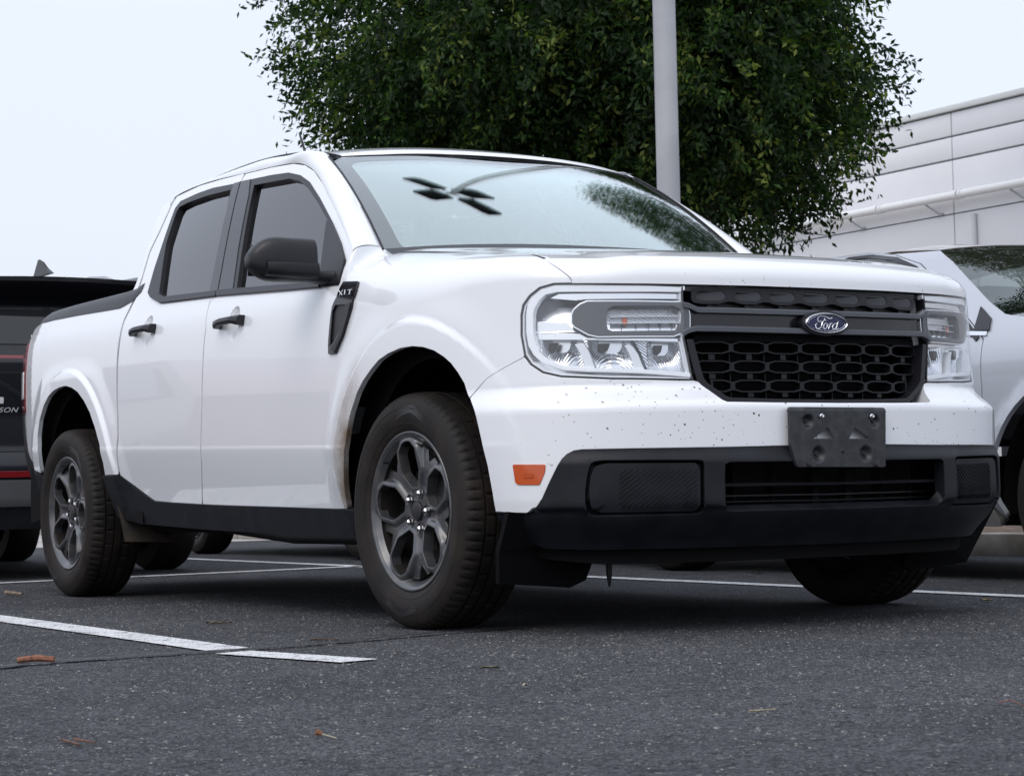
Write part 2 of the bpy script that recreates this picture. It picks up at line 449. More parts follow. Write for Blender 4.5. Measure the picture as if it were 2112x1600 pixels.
def vary(m_, c0, c1, scale, detail=4, lo=.4, hi=.6, rough=None):
    t, b = nodes(m_); tc_ = N(t, 'ShaderNodeTexCoord'); nz_ = N(t, 'ShaderNodeTexNoise'); nz_.inputs['Scale'].default_value = scale; nz_.inputs['Detail'].default_value = detail
    t.links.new(tc_.outputs['Object'], nz_.inputs['Vector']); r_ = N(t, 'ShaderNodeValToRGB'); t.links.new(nz_.outputs[0], r_.inputs[0])
    r_.color_ramp.elements[0].position = lo; r_.color_ramp.elements[0].color = (*c0, 1); r_.color_ramp.elements[1].position = hi; r_.color_ramp.elements[1].color = (*c1, 1)
    t.links.new(r_.outputs[0], b.inputs['Base Color'])
    if rough:
        q = N(t, 'ShaderNodeMapRange'); q.inputs[3].default_value = rough[0]; q.inputs[4].default_value = rough[1]; t.links.new(nz_.outputs[0], q.inputs[0]); t.links.new(q.outputs[0], b.inputs['Roughness'])
    return m_
def M_(t, op, a, b=None, clamp=False):
    n = t.nodes.new('ShaderNodeMath'); n.operation = op; n.use_clamp = clamp
    for i, v in enumerate((a, b)):
        if v is None: continue
        if isinstance(v, (int, float)): n.inputs[i].default_value = v
        else: t.links.new(v, n.inputs[i])
    return n.outputs[0]
def smst(t, x, a, b):
    n = t.nodes.new('ShaderNodeMapRange'); n.interpolation_type = 'SMOOTHSTEP'; t.links.new(x, n.inputs[0]); n.inputs[1].default_value = a; n.inputs[2].default_value = b; return n.outputs[0]
def mixc(t, fac, a, b):
    n = t.nodes.new('ShaderNodeMix'); n.data_type = 'RGBA'
    t.links.new(fac, n.inputs[0])
    for i, v in ((6, a), (7, b)):
        if isinstance(v, tuple): n.inputs[i].default_value = (*v, 1)
        else: t.links.new(v, n.inputs[i])
    return n.outputs[2]
MAT = {}
def white_paint():
    m_ = mat('white paint', (.75, .768, .795), .38, 0, 1.0, .5, .02); t, b = nodes(m_); b.inputs['Coat IOR'].default_value = 1.5
    g = N(t, 'ShaderNodeTexCoord'); sp = N(t, 'ShaderNodeSeparateXYZ'); t.links.new(g.outputs['Object'], sp.inputs[0]); X, Y, Z = sp.outputs
    # road dust thrown up behind the front wheel, and a thin film low on the doors
    dx = M_(t, 'SUBTRACT', X, .065); dz = M_(t, 'SUBTRACT', Z, .365); r = M_(t, 'SQRT', M_(t, 'ADD', M_(t, 'MULTIPLY', dx, dx), M_(t, 'MULTIPLY', dz, dz)))
    near = smst(t, r, .66, .46); back = smst(t, dx, -.22, -.40)
    n1 = N(t, 'ShaderNodeTexNoise'); n1.inputs['Scale'].default_value = 260; n1.inputs['Detail'].default_value = 2; t.links.new(g.outputs['Object'], n1.inputs['Vector'])
    n2 = N(t, 'ShaderNodeTexNoise'); n2.inputs['Scale'].default_value = 9; n2.inputs['Detail'].default_value = 5; t.links.new(g.outputs['Object'], n2.inputs['Vector'])
    d1 = M_(t, 'MULTIPLY', near, back)
    d1 = M_(t, 'MULTIPLY', d1, M_(t, 'ADD', .35, M_(t, 'MULTIPLY', n2.outputs[0], 1.1)))
    low = M_(t, 'MULTIPLY', smst(t, Z, .75, .36), smst(t, X, -1.25, -.45)); low = M_(t, 'MULTIPLY', low, smst(t, X, .1, -.2))
    grain = smst(t, M_(t, 'ADD', n1.outputs[0], M_(t, 'MULTIPLY', d1, .34)), .62, .70)
    f1 = M_(t, 'MULTIPLY', M_(t, 'ADD', M_(t, 'MULTIPLY', grain, .45), M_(t, 'MULTIPLY', d1, .42)), M_(t, 'ADD', d1, M_(t, 'MULTIPLY', low, .10)), True)
    c = mixc(t, f1, (.75, .768, .795), (.17, .12, .07))
    # insects and tar flecks on the nose
    v = N(t, 'ShaderNodeTexVoronoi'); v.inputs['Scale'].default_value = 46; fl_ = N(t, 'ShaderNodeVectorMath', operation='MULTIPLY'); fl_.inputs[1].default_value = (0., 1., 1.); t.links.new(g.outputs['Object'], fl_.inputs[0]); t.links.new(fl_.outputs[0], v.inputs['Vector'])
    n3 = N(t, 'ShaderNodeTexNoise'); n3.inputs['Scale'].default_value = 160; t.links.new(g.outputs['Object'], n3.inputs['Vector'])
    cs = N(t, 'ShaderNodeSeparateXYZ'); t.links.new(v.outputs['Color'], cs.inputs[0])
    sz = M_(t, 'MULTIPLY', M_(t, 'POWER', cs.outputs[0], 2.4), .15)
    wob = M_(t, 'MULTIPLY', M_(t, 'SUBTRACT', n3.outputs[0], .5), .12)
    inn = M_(t, 'LESS_THAN', M_(t, 'ADD', v.outputs['Distance'], wob), sz)
    nose = M_(t, 'MULTIPLY', smst(t, X, .52, .80), smst(t, cs.outputs[1], .05, .2))
    nose = M_(t, 'MULTIPLY', nose, smst(t, Z, 1.01, .93))
    vb_ = N(t, 'ShaderNodeTexVoronoi'); vb_.inputs['Scale'].default_value = 95; t.links.new(fl_.outputs[0], vb_.inputs['Vector']); cb_ = N(t, 'ShaderNodeSeparateXYZ'); t.links.new(vb_.outputs['Color'], cb_.inputs[0])
    fine = M_(t, 'LESS_THAN', M_(t, 'ADD', vb_.outputs['Distance'], wob), M_(t, 'MULTIPLY', M_(t, 'POWER', cb_.outputs[0], 4.), .20)); inn = M_(t, 'MAXIMUM', inn, M_(t, 'MULTIPLY', fine, smst(t, n2.outputs[0], .42, .55)))
    f2 = M_(t, 'MULTIPLY', inn, nose)
    brown = mixc(t, cs.outputs[2], (.015, .013, .015), (.20, .15, .12))
    c = mixc(t, f2, c, brown)
    t.links.new(c, b.inputs['Base Color'])
    ct = M_(t, 'SUBTRACT', 1.0, M_(t, 'MAXIMUM', f1, f2), True); t.links.new(ct, b.inputs['Coat Weight'])
    return m_
MAT['paint'] = white_paint()
MAT['plastic'] = vary(bump(mat('textured black plastic', (.008, .009, .013), .5, spec=.28), 900, .25, .0006), (.005, .006, .009), (.009, .010, .014), 14, rough=(.42, .56))
MAT['dark'] = mat('underbody black', (.004, .004, .005), .85, spec=.15)
MAT['gloss_black'] = mat('gloss black trim', (.008, .008, .011), .18)
MAT['trim'] = bump(mat('satin black trim', (.011, .011, .014), .40, spec=.36), 700, .1, .0003)
MAT['grille_plastic'] = mat('grille plastic', (.007, .008, .010), .42, spec=.3)
MAT['grey_metal'] = mat('satin grey bar', (.15, .16, .18), .32, .4)
MAT['rubber'] = vary(bump(mat('tyre rubber', (.02, .018, .017), .62, spec=.25), 260, .25, .0008), (.008, .0075, .0075), (.028, .021, .017), 9, detail=6, lo=.35, hi=.75, rough=(.55, .75))
MAT['wheel'] = vary(mat('dark grey alloy', (.09, .092, .098), .33, .45, .5), (.075, .078, .085), (.135, .13, .12), 22, detail=5, lo=.45, hi=.8)
MAT['chrome'] = mat('chrome', (.78, .79, .81), .07, 1.)
MAT['silver'] = mat('silvered reflector', (.80, .81, .83), .10, 1.)
MAT['lamp_white'] = mat('pale lamp moulding', (.80, .82, .86), .20, .0, 1.)
MAT['lamp_grey'] = mat('satin lamp bezel', (.10, .105, .115), .35, .2)
MAT['amber'] = mat('amber reflector', (.50, .07, .004), .25, 0, 1.)
MAT['red'] = mat('red lens', (.17, .005, .008), .25, 0, 1.)
MAT['badge_blue'] = mat('badge blue', (.006, .010, .060), .25, 0, .3, spec=.3)
MAT['steel'] = mat('dull steel', (.25, .25, .25), .4, .9)
MAT['cabin'] = mat('cabin lining', (.60, .63, .63), .8)
MAT['cabin_dark'] = mat('cabin dark', (.03, .03, .033), .7)
def glass(name, tint, ior, rough=.0, gain=1.0, coltint=(1, 1, 1), base=0., milk=0.):
    m_ = bpy.data.materials.new(name); m_.use_nodes = True; t = m_.node_tree; t.nodes.clear()
    o = N(t, 'ShaderNodeOutputMaterial'); tr_ = N(t, 'ShaderNodeBsdfTransparent'); tr_.inputs[0].default_value = (*tint, 1); gl = N(t, 'ShaderNodeBsdfGlossy'); gl.inputs['Roughness'].default_value = rough; gl.inputs['Color'].default_value = (*coltint, 1)
    fr = N(t, 'ShaderNodeFresnel'); ge = N(t, 'ShaderNodeNewGeometry'); ir = N(t, 'ShaderNodeMapRange'); ir.inputs[3].default_value = ior; ir.inputs[4].default_value = 1/ior; t.links.new(ge.outputs['Backfacing'], ir.inputs[0]); t.links.new(ir.outputs[0], fr.inputs[0]);     # a thin pane mirrors alike from both sides
    mx_ = N(t, 'ShaderNodeMixShader')
    f = M_(t, 'ADD', M_(t, 'MULTIPLY', fr.outputs[0], gain), base, True)
    t.links.new(f, mx_.inputs[0]); t.links.new(gl.outputs[0], mx_.inputs[2])
    if milk:
        dd = N(t, 'ShaderNodeBsdfDiffuse'); dd.inputs[0].default_value = (.85, .87, .88, 1); m3 = N(t, 'ShaderNodeMixShader'); m3.inputs[0].default_value = milk; t.links.new(tr_.outputs[0], m3.inputs[1]); t.links.new(dd.outputs[0], m3.inputs[2]); t.links.new(m3.outputs[0], mx_.inputs[1])
    else: t.links.new(tr_.outputs[0], mx_.inputs[1])
    t.links.new(mx_.outputs[0], o.inputs[0]); return m_
MAT['windscreen'] = glass('windscreen glass', (.93, .97, .96), 1.52, .002, 1.5, (.94, .975, .975), base=.13)
MAT['side_glass'] = glass('tinted side glass', (.06, .065, .07), 1.52, .004, 1.3)
MAT['sedan_glass'] = glass('sedan glass', (.25, .30, .29), 1.5, .003, 1.5, (.93, 1., .985))
MAT['lens'] = glass('clear lens', (.95, .96, .97), 1.45, .01, .9, milk=.04)

MAT['inner_pane'] = glass('inner pane', (.86, .95, .93), 1.52, .002, 3.0, (.90, .985, .96), base=.20)

# ================================================================ the white pickup
truck = empty('pickup_truck', (0, 0, 0)); tag(truck, 'white four door pickup truck with black lower bumper, blue oval badge and empty plate bracket', 'pickup truck')
P_ = MAT['paint']
# --- panels traced in chart coordinates (arc length / height or x / height)
ARCHF = [(1.1325,0.6662),(1.1506,0.707),(1.1797,0.7384),(1.2148,0.7677),(1.254,0.7891),(1.3028,0.8085),(1.3631,0.8218),(1.431,0.8289),(1.509,0.8282),(1.5877,0.8176),(1.6514,0.8015),(1.7001,0.7783),(1.7566,0.7464),(1.8014,0.7104),(1.8472,0.6532),(1.8711,0.6095),(1.9006,0.5506),(1.9266,0.4986),(1.97,0.416),(1.9942,0.3582)]
HL = [(0.4373,0.6939),(0.5031,0.6954),(0.6936,0.7007),(0.8246,0.7102),(0.8808,0.7236),(0.9197,0.7477),(0.9398,0.7747),(0.9515,0.8304),(0.9518,0.888),(0.9453,0.9164),(0.9238,0.9417),(0.8898,0.9628),(0.8435,0.9718),(0.7887,0.9705)]      # outer edge of the head lamp, from its inner lower corner round to the hood seam
HTOP = [(0.7887,0.9682),(0.639,0.9641),(0.4607,0.9617),(0.3236,0.96),(0.1597,0.9591),(-0.0167,0.9591)]
SEAM_F = [(2.1223,0.3583),(2.0382,0.585),(2.0449,0.6618),(2.0371,0.8377),(2.0156,0.936),(1.9825,1.0132),(1.9699,1.0742),(1.9936,1.1181)]
HSEAM = [(0.7914,0.9696),(0.7995,0.9897),(0.8172,1.0113),(0.8374,1.0331),(0.9038,1.0962)]
top_t = [(float(s_of_x(x)), float(HC(x)-.03-.22+.10+.335)) for x in (.35, .15, -.05, -.25, -.44)]
fend = SEAM_F + [(float(s_of_x(-.50)), top_t[-1][1]-.0)] + top_t[::-1] + HSEAM[::-1] + HL[6:][::-1] + [(0.9404,0.7703),(1.0005,0.7449),(1.0603,0.7166),(1.0945,0.6909)] + ARCHF
#DBG# print('top_t', top_t, HSEAM, SEAM_F[-1])
RR_ = list(np.arange(.476, .64, .0072))
sx = (-1., float(s_of_x(0.)) )          # x = s0 - s along the flat of the side
both('front_fender', body, fend, P_, truck, rings=[(*ARCH_F, RR_, sx)], res=(.013, .011), step=.012, depth=.018)
gc = [(0.0606,0.6281),(0.2185,0.6295),(0.3672,0.6324),(0.3796,0.6387),(0.3987,0.6645),(0.4245,0.6896),(0.438,0.6924)]
bot = [(1.0621,0.3451),(0.9501,0.3421),(0.9293,0.3464),(0.9099,0.3607),(0.8942,0.3815),(0.8761,0.4179),(0.8499,0.4673),(0.8386,0.4854),(0.8248,0.4981),(0.8045,0.5081),(0.7819,0.5108),(0.651,0.5106),(0.5162,0.5102),(0.3752,0.5101),(0.1631,0.5123),(0.0639,0.5128)]
fl = [(0.9374,0.7674),(0.9989,0.7421),(1.0585,0.7138),(1.0907,0.688),(1.129,0.6632),(1.1058,0.5812),(1.0772,0.4728),(1.0669,0.3988)]
c0 = lambda p: (0.0, p[1])
half = [c0(gc[0])] + gc[1:] + [(p[0], p[1]-.002) for p in HL[1:6]] + fl + bot[:-1] + [c0(bot[-1])]
panel('front_bumper', body, sym(half), P_, truck, res=(.018, .012), step=.012, depth=.055)
# --- hood, with its leading edge rolled down to the grille
def hoodf(x, y):
    x = np.asarray(x, float); y = np.asarray(y, float)
    return np.stack([x, y, hood_h(x, y)], -1)
def hood_mesh():
    """the hood in the body chart near its edges, running over into the crowned middle"""
    # parameter q: 0 at the front lip, 1 far back; a: across
    edge = [np.array(p) for p in HTOP[::-1]] + [np.array(p)-[.007, 0] for p in HSEAM]
    edge[0][0] = 0
    half_ = resample(edge, .012, closed=False)
    full = np.concatenate([half_[::-1][:-1]*[1, 1], (half_*[-1, 1])])
    rows = []
    ts = [(k/14)**1.0 for k in range(15)]
    sgn = full[:, 0]
    for q in ts:
        th_top = []
        for s_, t_ in full:
            a_ = abs(s_); zs = None
            tt = t_ + q*max(.02, (1.045+.40*float(FIL_B(a_)) - t_))
            th_top.append(tt)
        rows.append(body(full[:, 0], np.array(th_top)))
    last = rows[-1]
    # carry on to the rear edge over the height function
    yb = last[:, 1]; n = len(full)
    rear_x = -.42 + .16*(1-np.linspace(-1, 1, n)**2); rear_y = -.70*np.linspace(1, -1, n)
    for k in range(1, 31):
        q = k/30
        x = last[:, 0]*(1-q) + rear_x*q; y = last[:, 1]*(1-q) + rear_y*q
        z = hood_h(x, y); z0 = hood_h(last[:, 0], last[:, 1])
        z = z + (last[:, 2]-z0)*(1-smooth(0, .12, q))
        rows.append(np.stack([x, y, z], -1))
    m_ = len(rows); lip = rows[0] + np.array([-.03, 0, -.0]) 
    rows = [lip] + rows; V = np.concatenate(rows); F = []
    for j in range(m_):
        for i in range(n-1): F.append((j*n+i, (j+1)*n+i, (j+1)*n+i+1, j*n+i+1))
    return V, F
V, F = hood_mesh()
bm = bmesh.new(); vs_ = [bm.verts.new(v) for v in V]
for f in F: bm.faces.new([vs_[i] for i in f])
bmesh.ops.recalc_face_normals(bm, faces=bm.faces)
link('hood', bm_mesh('hood', bm, smooth=True, angle=50), P_, truck)
# --- doors and cab side
SEAMD = [(-0.49,0.5849),(-0.4986,0.6617),(-0.492,0.8377),(-0.4705,0.9359),(-0.445,1.0106),(-0.4372,1.0641),(-0.4822,1.1704)]
DOORTOP = [(-0.4837,1.1706),(-0.6067,1.2538),(-0.7592,1.3469),(-0.9407,1.4554),(-1.0655,1.5189),(-1.1684,1.5548),(-1.2851,1.5777),(-1.484,1.5932),(-1.7259,1.6037)]
fd = [(-1.675,0.3784),(-1.0669,0.3651),(-0.5768,0.3583)] + SEAMD + DOORTOP[1:] + [(-1.7327,1.5807),(-1.5086,1.1207),(-1.5518,1.1051),(-1.5195,1.0004),(-1.5297,0.8619),(-1.5464,0.7064),(-1.5825,0.5336)]
hole1 = [(-1.6125,1.5658),(-1.4436,1.5562),(-1.2843,1.5427),(-1.1653,1.5168),(-1.0613,1.4788),(-0.9151,1.4026),(-0.724,1.2937),(-0.5906,1.2101),(-0.5038,1.1444),(-0.4904,1.1147),(-0.4834,1.0763),(-0.4874,1.0654),(-0.5855,1.0681),(-0.8965,1.0857),(-1.4618,1.1193),(-1.4809,1.1941),(-1.5406,1.3719)]
h1c, h2c = [(-1.2753,1.0039),(-2.1173,1.0395)]
def ell(c, a, b, n=28): return [(c[0]+a*math.cos(2*math.pi*i/n), c[1]+b*math.sin(2*math.pi*i/n)) for i in range(n)]
cup1, cup2 = ell(h1c, .050, .062), ell(h2c, .050, .062)
_cx = np.arange(-2.7, -.3, .02)
def _crz(x): return .5535 + RAKE*(-(x+.5))
CROW = np.concatenate([np.stack([_cx+(k % 2)*.01, _crz(_cx)+dz], 1) for k, dz in enumerate(np.arange(-.0175, .0176, .0035))])
ROWREF = (list(_cx), list(_crz(_cx)), .0175)
both('front_door', side, fd, P_, truck, rings=[CROW], holes=[hole1, cup1], res=(.026, .012), step=.012, depth=.014)
rd = [(-1.6867,0.3785),(-1.9518,0.3863),(-2.1497,0.3941),(-2.2364,0.421),(-2.3426,0.4582),(-2.4355,0.4979)] + [(-2.4054,0.6478),(-2.4059,0.8003),(-2.4005,0.9527),(-2.394,1.0441),(-2.3989,1.105),(-2.3744,1.1936),(-2.3932,1.2775),(-2.436,1.3835),(-2.4268,1.4659),(-2.4326,1.5425),(-2.4413,1.5778),(-2.4319,1.6108),(-2.2074,1.624),(-1.9773,1.618),(-1.746,1.607)] + [(-1.7461,1.5825),(-1.5187,1.1198),(-1.5639,1.1061),(-1.531,1.0013),(-1.541,0.8626),(-1.5577,0.7069),(-1.5939,0.5338)]
hole2 = [(-1.809,1.5742),(-2.0146,1.5865),(-2.163,1.5864),(-2.3379,1.5772),(-2.3632,1.5536),(-2.335,1.4609),(-2.3056,1.3692),(-2.2875,1.2973),(-2.2542,1.2015),(-2.2122,1.1834),(-2.1792,1.1735),(-2.0671,1.1449),(-1.974,1.1395),(-1.5189,1.1218),(-1.5526,1.2012),(-1.6473,1.3737)]
both('rear_door', side, rd, P_, truck, rings=[CROW], holes=[hole2, cup2], res=(.026, .012), step=.012, depth=.014)
ROWREF = None
for cpt, r_ in ((h1c, 1), (h2c, 1)):
    for mir in (False, True):
        def bowl(u, v, c=cpt):
            p = side(u, v); d = np.hypot((u-c[0])/.050, (v-c[1])/.062); k = np.clip(1-d**2, 0, 1)
            return p + np.array([0, 1., 0])*(.024*k**.8)[..., None]
        panel('handle_recess', bowl, ell(cpt, .0508, .0630), P_, truck, res=(.009, .009), step=.008, depth=0, mirror=mir)
# glass, mouldings and pillar trims
g1 = [(-1.5698,1.5383),(-1.2476,1.5178),(-1.1444,1.495),(-1.0337,1.4512),(-0.896,1.3809),(-0.7652,1.3071),(-0.669,1.14),(-0.6379,1.0855),(-1.3406,1.1322),(-1.4243,1.273)]
g2 = [(-1.7944,1.5518),(-2.0425,1.5613),(-2.2367,1.5597),(-2.3188,1.5526),(-2.3263,1.531),(-2.2765,1.3982),(-2.1245,1.1885),(-2.0822,1.1733),(-2.0427,1.1636),(-1.5773,1.1436),(-1.6409,1.2966)]
both('window_glass', side, g1, MAT['side_glass'], truck, res=(.05, .04), step=.03, depth=0, off=-.013)
both('window_glass', side, g2, MAT['side_glass'], truck, res=(.05, .04), step=.03, depth=0, off=-.013)
o1 = [(-1.6233,1.5673),(-1.4449,1.5575),(-1.2855,1.544),(-1.1665,1.518),(-1.0598,1.4796),(-0.9137,1.4035),(-0.7226,1.2945),(-0.5892,1.2109),(-0.5016,1.1441),(-0.4873,1.1134),(-0.4827,1.0744),(-0.4843,1.0642),(-0.5846,1.0671),(-0.8945,1.0835),(-1.4982,1.1194),(-1.6123,1.3369),(-1.7347,1.5745)]
o2 = [(-1.7942,1.5733),(-2.0163,1.5879),(-2.1648,1.5878),(-2.3398,1.5786),(-2.3671,1.5541),(-2.3387,1.4613),(-2.3092,1.3696),(-2.291,1.2977),(-2.2576,1.2019),(-2.2142,1.1824),(-2.1789,1.1718),(-2.0651,1.143),(-1.9721,1.1377),(-1.5028,1.1187),(-1.5672,1.2455),(-1.7348,1.5723)]
both('window_moulding', side, o1, MAT['trim'], truck, holes=[g1], res=(.05, .04), step=.015, depth=.006, hdepth=.018, off=.004)
both('window_moulding', side, o2, MAT['trim'], truck, holes=[g2], res=(.05, .04), step=.015, depth=.006, hdepth=.018, off=.004)
bp1 = [(-1.6311,1.5673),(-1.651,1.5629),(-1.7157,1.5696),(-1.492,1.1236),(-1.3836,1.131),(-1.3708,1.1334),(-1.4632,1.2879),(-1.5707,1.4955)]
bp2 = [(-1.7284,1.5714),(-1.7876,1.5735),(-1.5858,1.1455),(-1.5052,1.1264)]
both('pillar_trim', side, bp1, MAT['gloss_black'], truck, res=(.05, .04), step=.02, depth=.004, off=.0065)
both('pillar_trim', side, bp2, MAT['gloss_black'], truck, res=(.05, .04), step=.02, depth=.004, off=.0065)
beltA = [(-2.1835,1.1734),(-2.0658,1.1437),(-1.5039,1.1199),(-1.5224,1.1386),(-2.0427,1.1636),(-2.075,1.1693),(-2.1291,1.1872),(-2.2255,1.1989)]
beltB = [(-1.4959,1.1197),(-0.8945,1.0835),(-0.6173,1.0683),(-0.6321,1.085),(-0.9126,1.103),(-1.516,1.1401)]
both('belt_moulding', side, beltA, MAT['trim'], truck, res=(.05, .04), step=.02, depth=.008, off=.010)
both('belt_moulding', side, beltB, MAT['trim'], truck, res=(.05, .04), step=.02, depth=.008, off=.010)
sail = [(-0.7628,1.3043),(-0.7207,1.2923),(-0.5883,1.2098),(-0.5038,1.1444),(-0.4904,1.1147),(-0.4846,1.0671),(-0.6274,1.0798),(-0.6666,1.1398),(-0.7477,1.2778)]
both('mirror_sail', side, sail, MAT['trim'], truck, res=(.04, .03), step=.02, depth=.01, off=.009)
# cab corner and bed side in one sheet
bed = [(-2.4487,0.5001),(-2.4219,0.6484),(-2.4278,0.8014),(-2.4253,0.9543),(-2.4163,1.0457),(-2.4235,1.1081),(-2.4048,1.1998),(-2.4183,1.2812),(-2.4608,1.3863),(-2.4524,1.4689),(-2.4588,1.5498),(-2.468,1.5853),(-2.5261,1.599),(-2.5533,1.5904)]
CABR = [(-2.5705,1.5865),(-2.5668,1.5677),(-2.5359,1.495),(-2.4791,1.3724),(-2.4421,1.2718),(-2.4531,1.2198),(-2.4924,1.1881)]
#DBG# print('CABR', CABR)
bed += CABR + [(-2.5704,1.1712),(-3.1025,1.1867)] + [(-3.55, 1.187), (-3.66, 1.178)] + [(-3.72, 1.165), (-3.74, 1.10), (-3.74, .86), (-3.80, .80), (-3.80, .70), (-3.68, .60), (-3.54, .545), (-3.405, .523)]
bed += [(-3.3781,0.5962),(-3.357,0.6792),(-3.3175,0.7508),(-3.2496,0.8101),(-3.1858,0.8442),(-3.1129,0.8652),(-3.0375,0.8755),(-2.9572,0.8773),(-2.8782,0.8651),(-2.8068,0.8435),(-2.7319,0.8042),(-2.6657,0.7542),(-2.609,0.6896),(-2.5691,0.6243),(-2.5557,0.5467),(-2.5663,0.5004)]
both('bed_side', side, bed, P_, truck, rings=[(*ARCH_R, RR_, (1., 0.))], res=(.03, .016), step=.013, depth=.018)
capA = [(-2.5021,1.1968),(-2.4825,1.2461),(-2.4959,1.2909),(-2.4456,1.2701),(-2.4274,1.2253),(-2.4592,1.1773),(-2.5896,1.1689),(-2.5945,1.1733)]
for mir in (1, -1):
    top = []; lowr = []
    for x in list(np.linspace(-3.60, -2.52, 20))+[-2.46, -2.41, -2.37, -2.34]:
        zl = float(np.interp(x, [-3.6, -3.55, -3.015, -2.513, -2.403, -2.33], [1.19, 1.189, 1.179, 1.166, 1.185, 1.222])); zt_ = float(np.interp(x, [-3.60, -3.53, -3.07, -2.488, -2.41, -2.34], [1.200, 1.227, 1.230, 1.229, 1.238, 1.262]))
        p = side(x, zl); lowr.append(p+np.array([0, -.004, -.004])); top.append(np.array([x, p[1]+.020, zt_]))
    lowr, top = np.array(lowr), np.array(top); inn_ = top+np.array([0, .055, .002]); dn = inn_-np.array([0, 0, .10])
    rows = [lowr, lowr*.5+top*.5+np.array([0, -.004, 0]), top+np.array([0, -.001, -.006]), top+np.array([0, .008, 0]), inn_, dn]
    V = np.concatenate(rows)*[1, mir, 1]; n = len(top)
    F = [(j*n+i, j*n+i+1, (j+1)*n+i+1, (j+1)*n+i) for j in range(len(rows)-1) for i in range(n-1)] + [tuple(j*n for j in range(len(rows)))]
    bm = bmesh.new(); q = [bm.verts.new(v) for v in V]
    for f in F: bm.faces.new([q[i] for i in f])
    link('bed_rail_cap', bm_mesh('bed_rail_cap', bm, smooth=True, angle=40), MAT['trim'], truck)
# lower claddings
roc = [(-2.5891,0.4969),(-2.4238,0.4929),(-2.3414,0.4524),(-2.2389,0.4173),(-2.1424,0.3894),(-1.5333,0.3733),(-0.909,0.3628),(-0.45,0.3544),(-0.3862,0.3519),(-0.3999,0.3016),(-0.443,0.2693),(-0.5122,0.264),(-0.9564,0.2717),(-1.6742,0.2863),(-2.3513,0.3061),(-2.5641,0.3311),(-2.5708,0.3818),(-2.5742,0.4403)]
both('rocker_cladding', side, roc, MAT['plastic'], truck, res=(.04, .02), step=.015, depth=.03, off=.006)
rc = [(-3.80, .80), (-3.745, .70), (-3.665, .597), (-3.555, .535), (-3.41, .513), (-3.395, .42), (-3.44, .405), (-3.54, .415), (-3.80, .44), (-3.86, .60), (-3.86, .78)]
both('rear_cladding', side, rc, MAT['plastic'], truck, res=(.03, .02), step=.015, depth=.03, off=.004)
# --- the A pillar and roof rail, a rounded strip between door seam and windscreen
S1 = [side(*p) for p in [(-0.4792,1.1701),(-0.6066,1.2563),(-0.7583,1.3483),(-0.9408,1.458),(-1.0658,1.5215),(-1.1689,1.5575),(-1.2885,1.5809),(-1.4877,1.5965),(-1.7333,1.6076),(-1.9885,1.6229),(-2.2195,1.629),(-2.3704,1.6248),(-2.4472,1.6159),(-2.4617,1.6026),(-2.4653,1.5777)]]
S1 = np.array(S1)
S2 = [shield(-1., b)+np.array([.004, -.004, 0]) for b in (.02, .25, .5, .75, .93)] 
for i in range(5, len(S1)):
    x = S1[i][0]; x = min(x, -1.06); x = x if i > 6 else [-1.075, -1.16][i-5]
    S2.append(roof(x, -1.0)+np.array([0, -.004, .004]))
S2 = np.array(S2)
def fair(P, n):
    d = np.concatenate([[0], np.cumsum(np.linalg.norm(np.diff(P, axis=0), axis=1))]); f = cubic(d/d[-1], P); return f(np.linspace(0, 1, n))
k1 = np.linspace(0, 1, len(S1)); A1 = cubic(k1, S1)(np.linspace(0, 1, 90)); A2 = cubic(k1, S2)(np.linspace(0, 1, 90))
w_ = np.linalg.norm(A2-A1, axis=1)
bd = np.array([np.array([.25, -.75, .55])*(1-t)+np.array([0, -.62, .78])*t for t in smooth(.15, .55, np.linspace(0, 1, 90))])
V, F = strip_mesh('x', A1, A2, 12, bulge=w_*.22, bdir=bd)
n = 90
inn1 = A1+np.array([-.0, .02, -.004]); inn2 = A2+np.array([0, .006, -.014])
V = np.concatenate([inn1, V, inn2]); F = [(j*n+i, j*n+i+1, (j+1)*n+i+1, (j+1)*n+i) for j in range(14) for i in range(n-1)]
for mir in (1, -1):
    bm = bmesh.new(); q = [bm.verts.new(v) for v in V*[1, mir, 1]]
    for f in F: bm.faces.new([q[i] for i in f])
    link('roof_pillar', bm_mesh('roof_pillar', bm, smooth=True, angle=50), P_, truck)
# fill between fender, pillar foot and windscreen corner
up_ = [A1[0], V[1*90+90] if False else A1[0]*.6+A2[0]*.4+np.array([.012, -.014, .010]), A2[0], shield(-.97, -.03), shield(-.86, -.06), shield(-.74, -.08), shield(-.6, -.10)]
lo__ = [body(float(s_of_x(x)), t_) for x, t_ in ((-.512, 1.01), (-.47, 1.03), (-.42, 1.06), (-.36, 1.09), (-.30, 1.12), (-.22, 1.15), (-.12, 1.18))]
lo__ = [np.array(q)+np.array([0, .006, -.006]) for q in lo__]
kk = np.linspace(0, 1, 7); U_ = cubic(kk, np.array(up_))(np.linspace(0, 1, 40)); L__ = cubic(kk, np.array(lo__))(np.linspace(0, 1, 40))
V2_, F2_ = strip_mesh('x', L__, U_, 10, bulge=np.linalg.norm(U_-L__, axis=1)*.05, bdir=np.array([.3, -.6, .6]))
for mir in (1, -1):
    bm = bmesh.new(); q = [bm.verts.new(v) for v in V2_*[1, mir, 1]]
    for f in F2_: bm.faces.new([q[i] for i in f])
    link('cowl_corner', bm_mesh('cowl_corner', bm, smooth=True, angle=60), P_, truck)
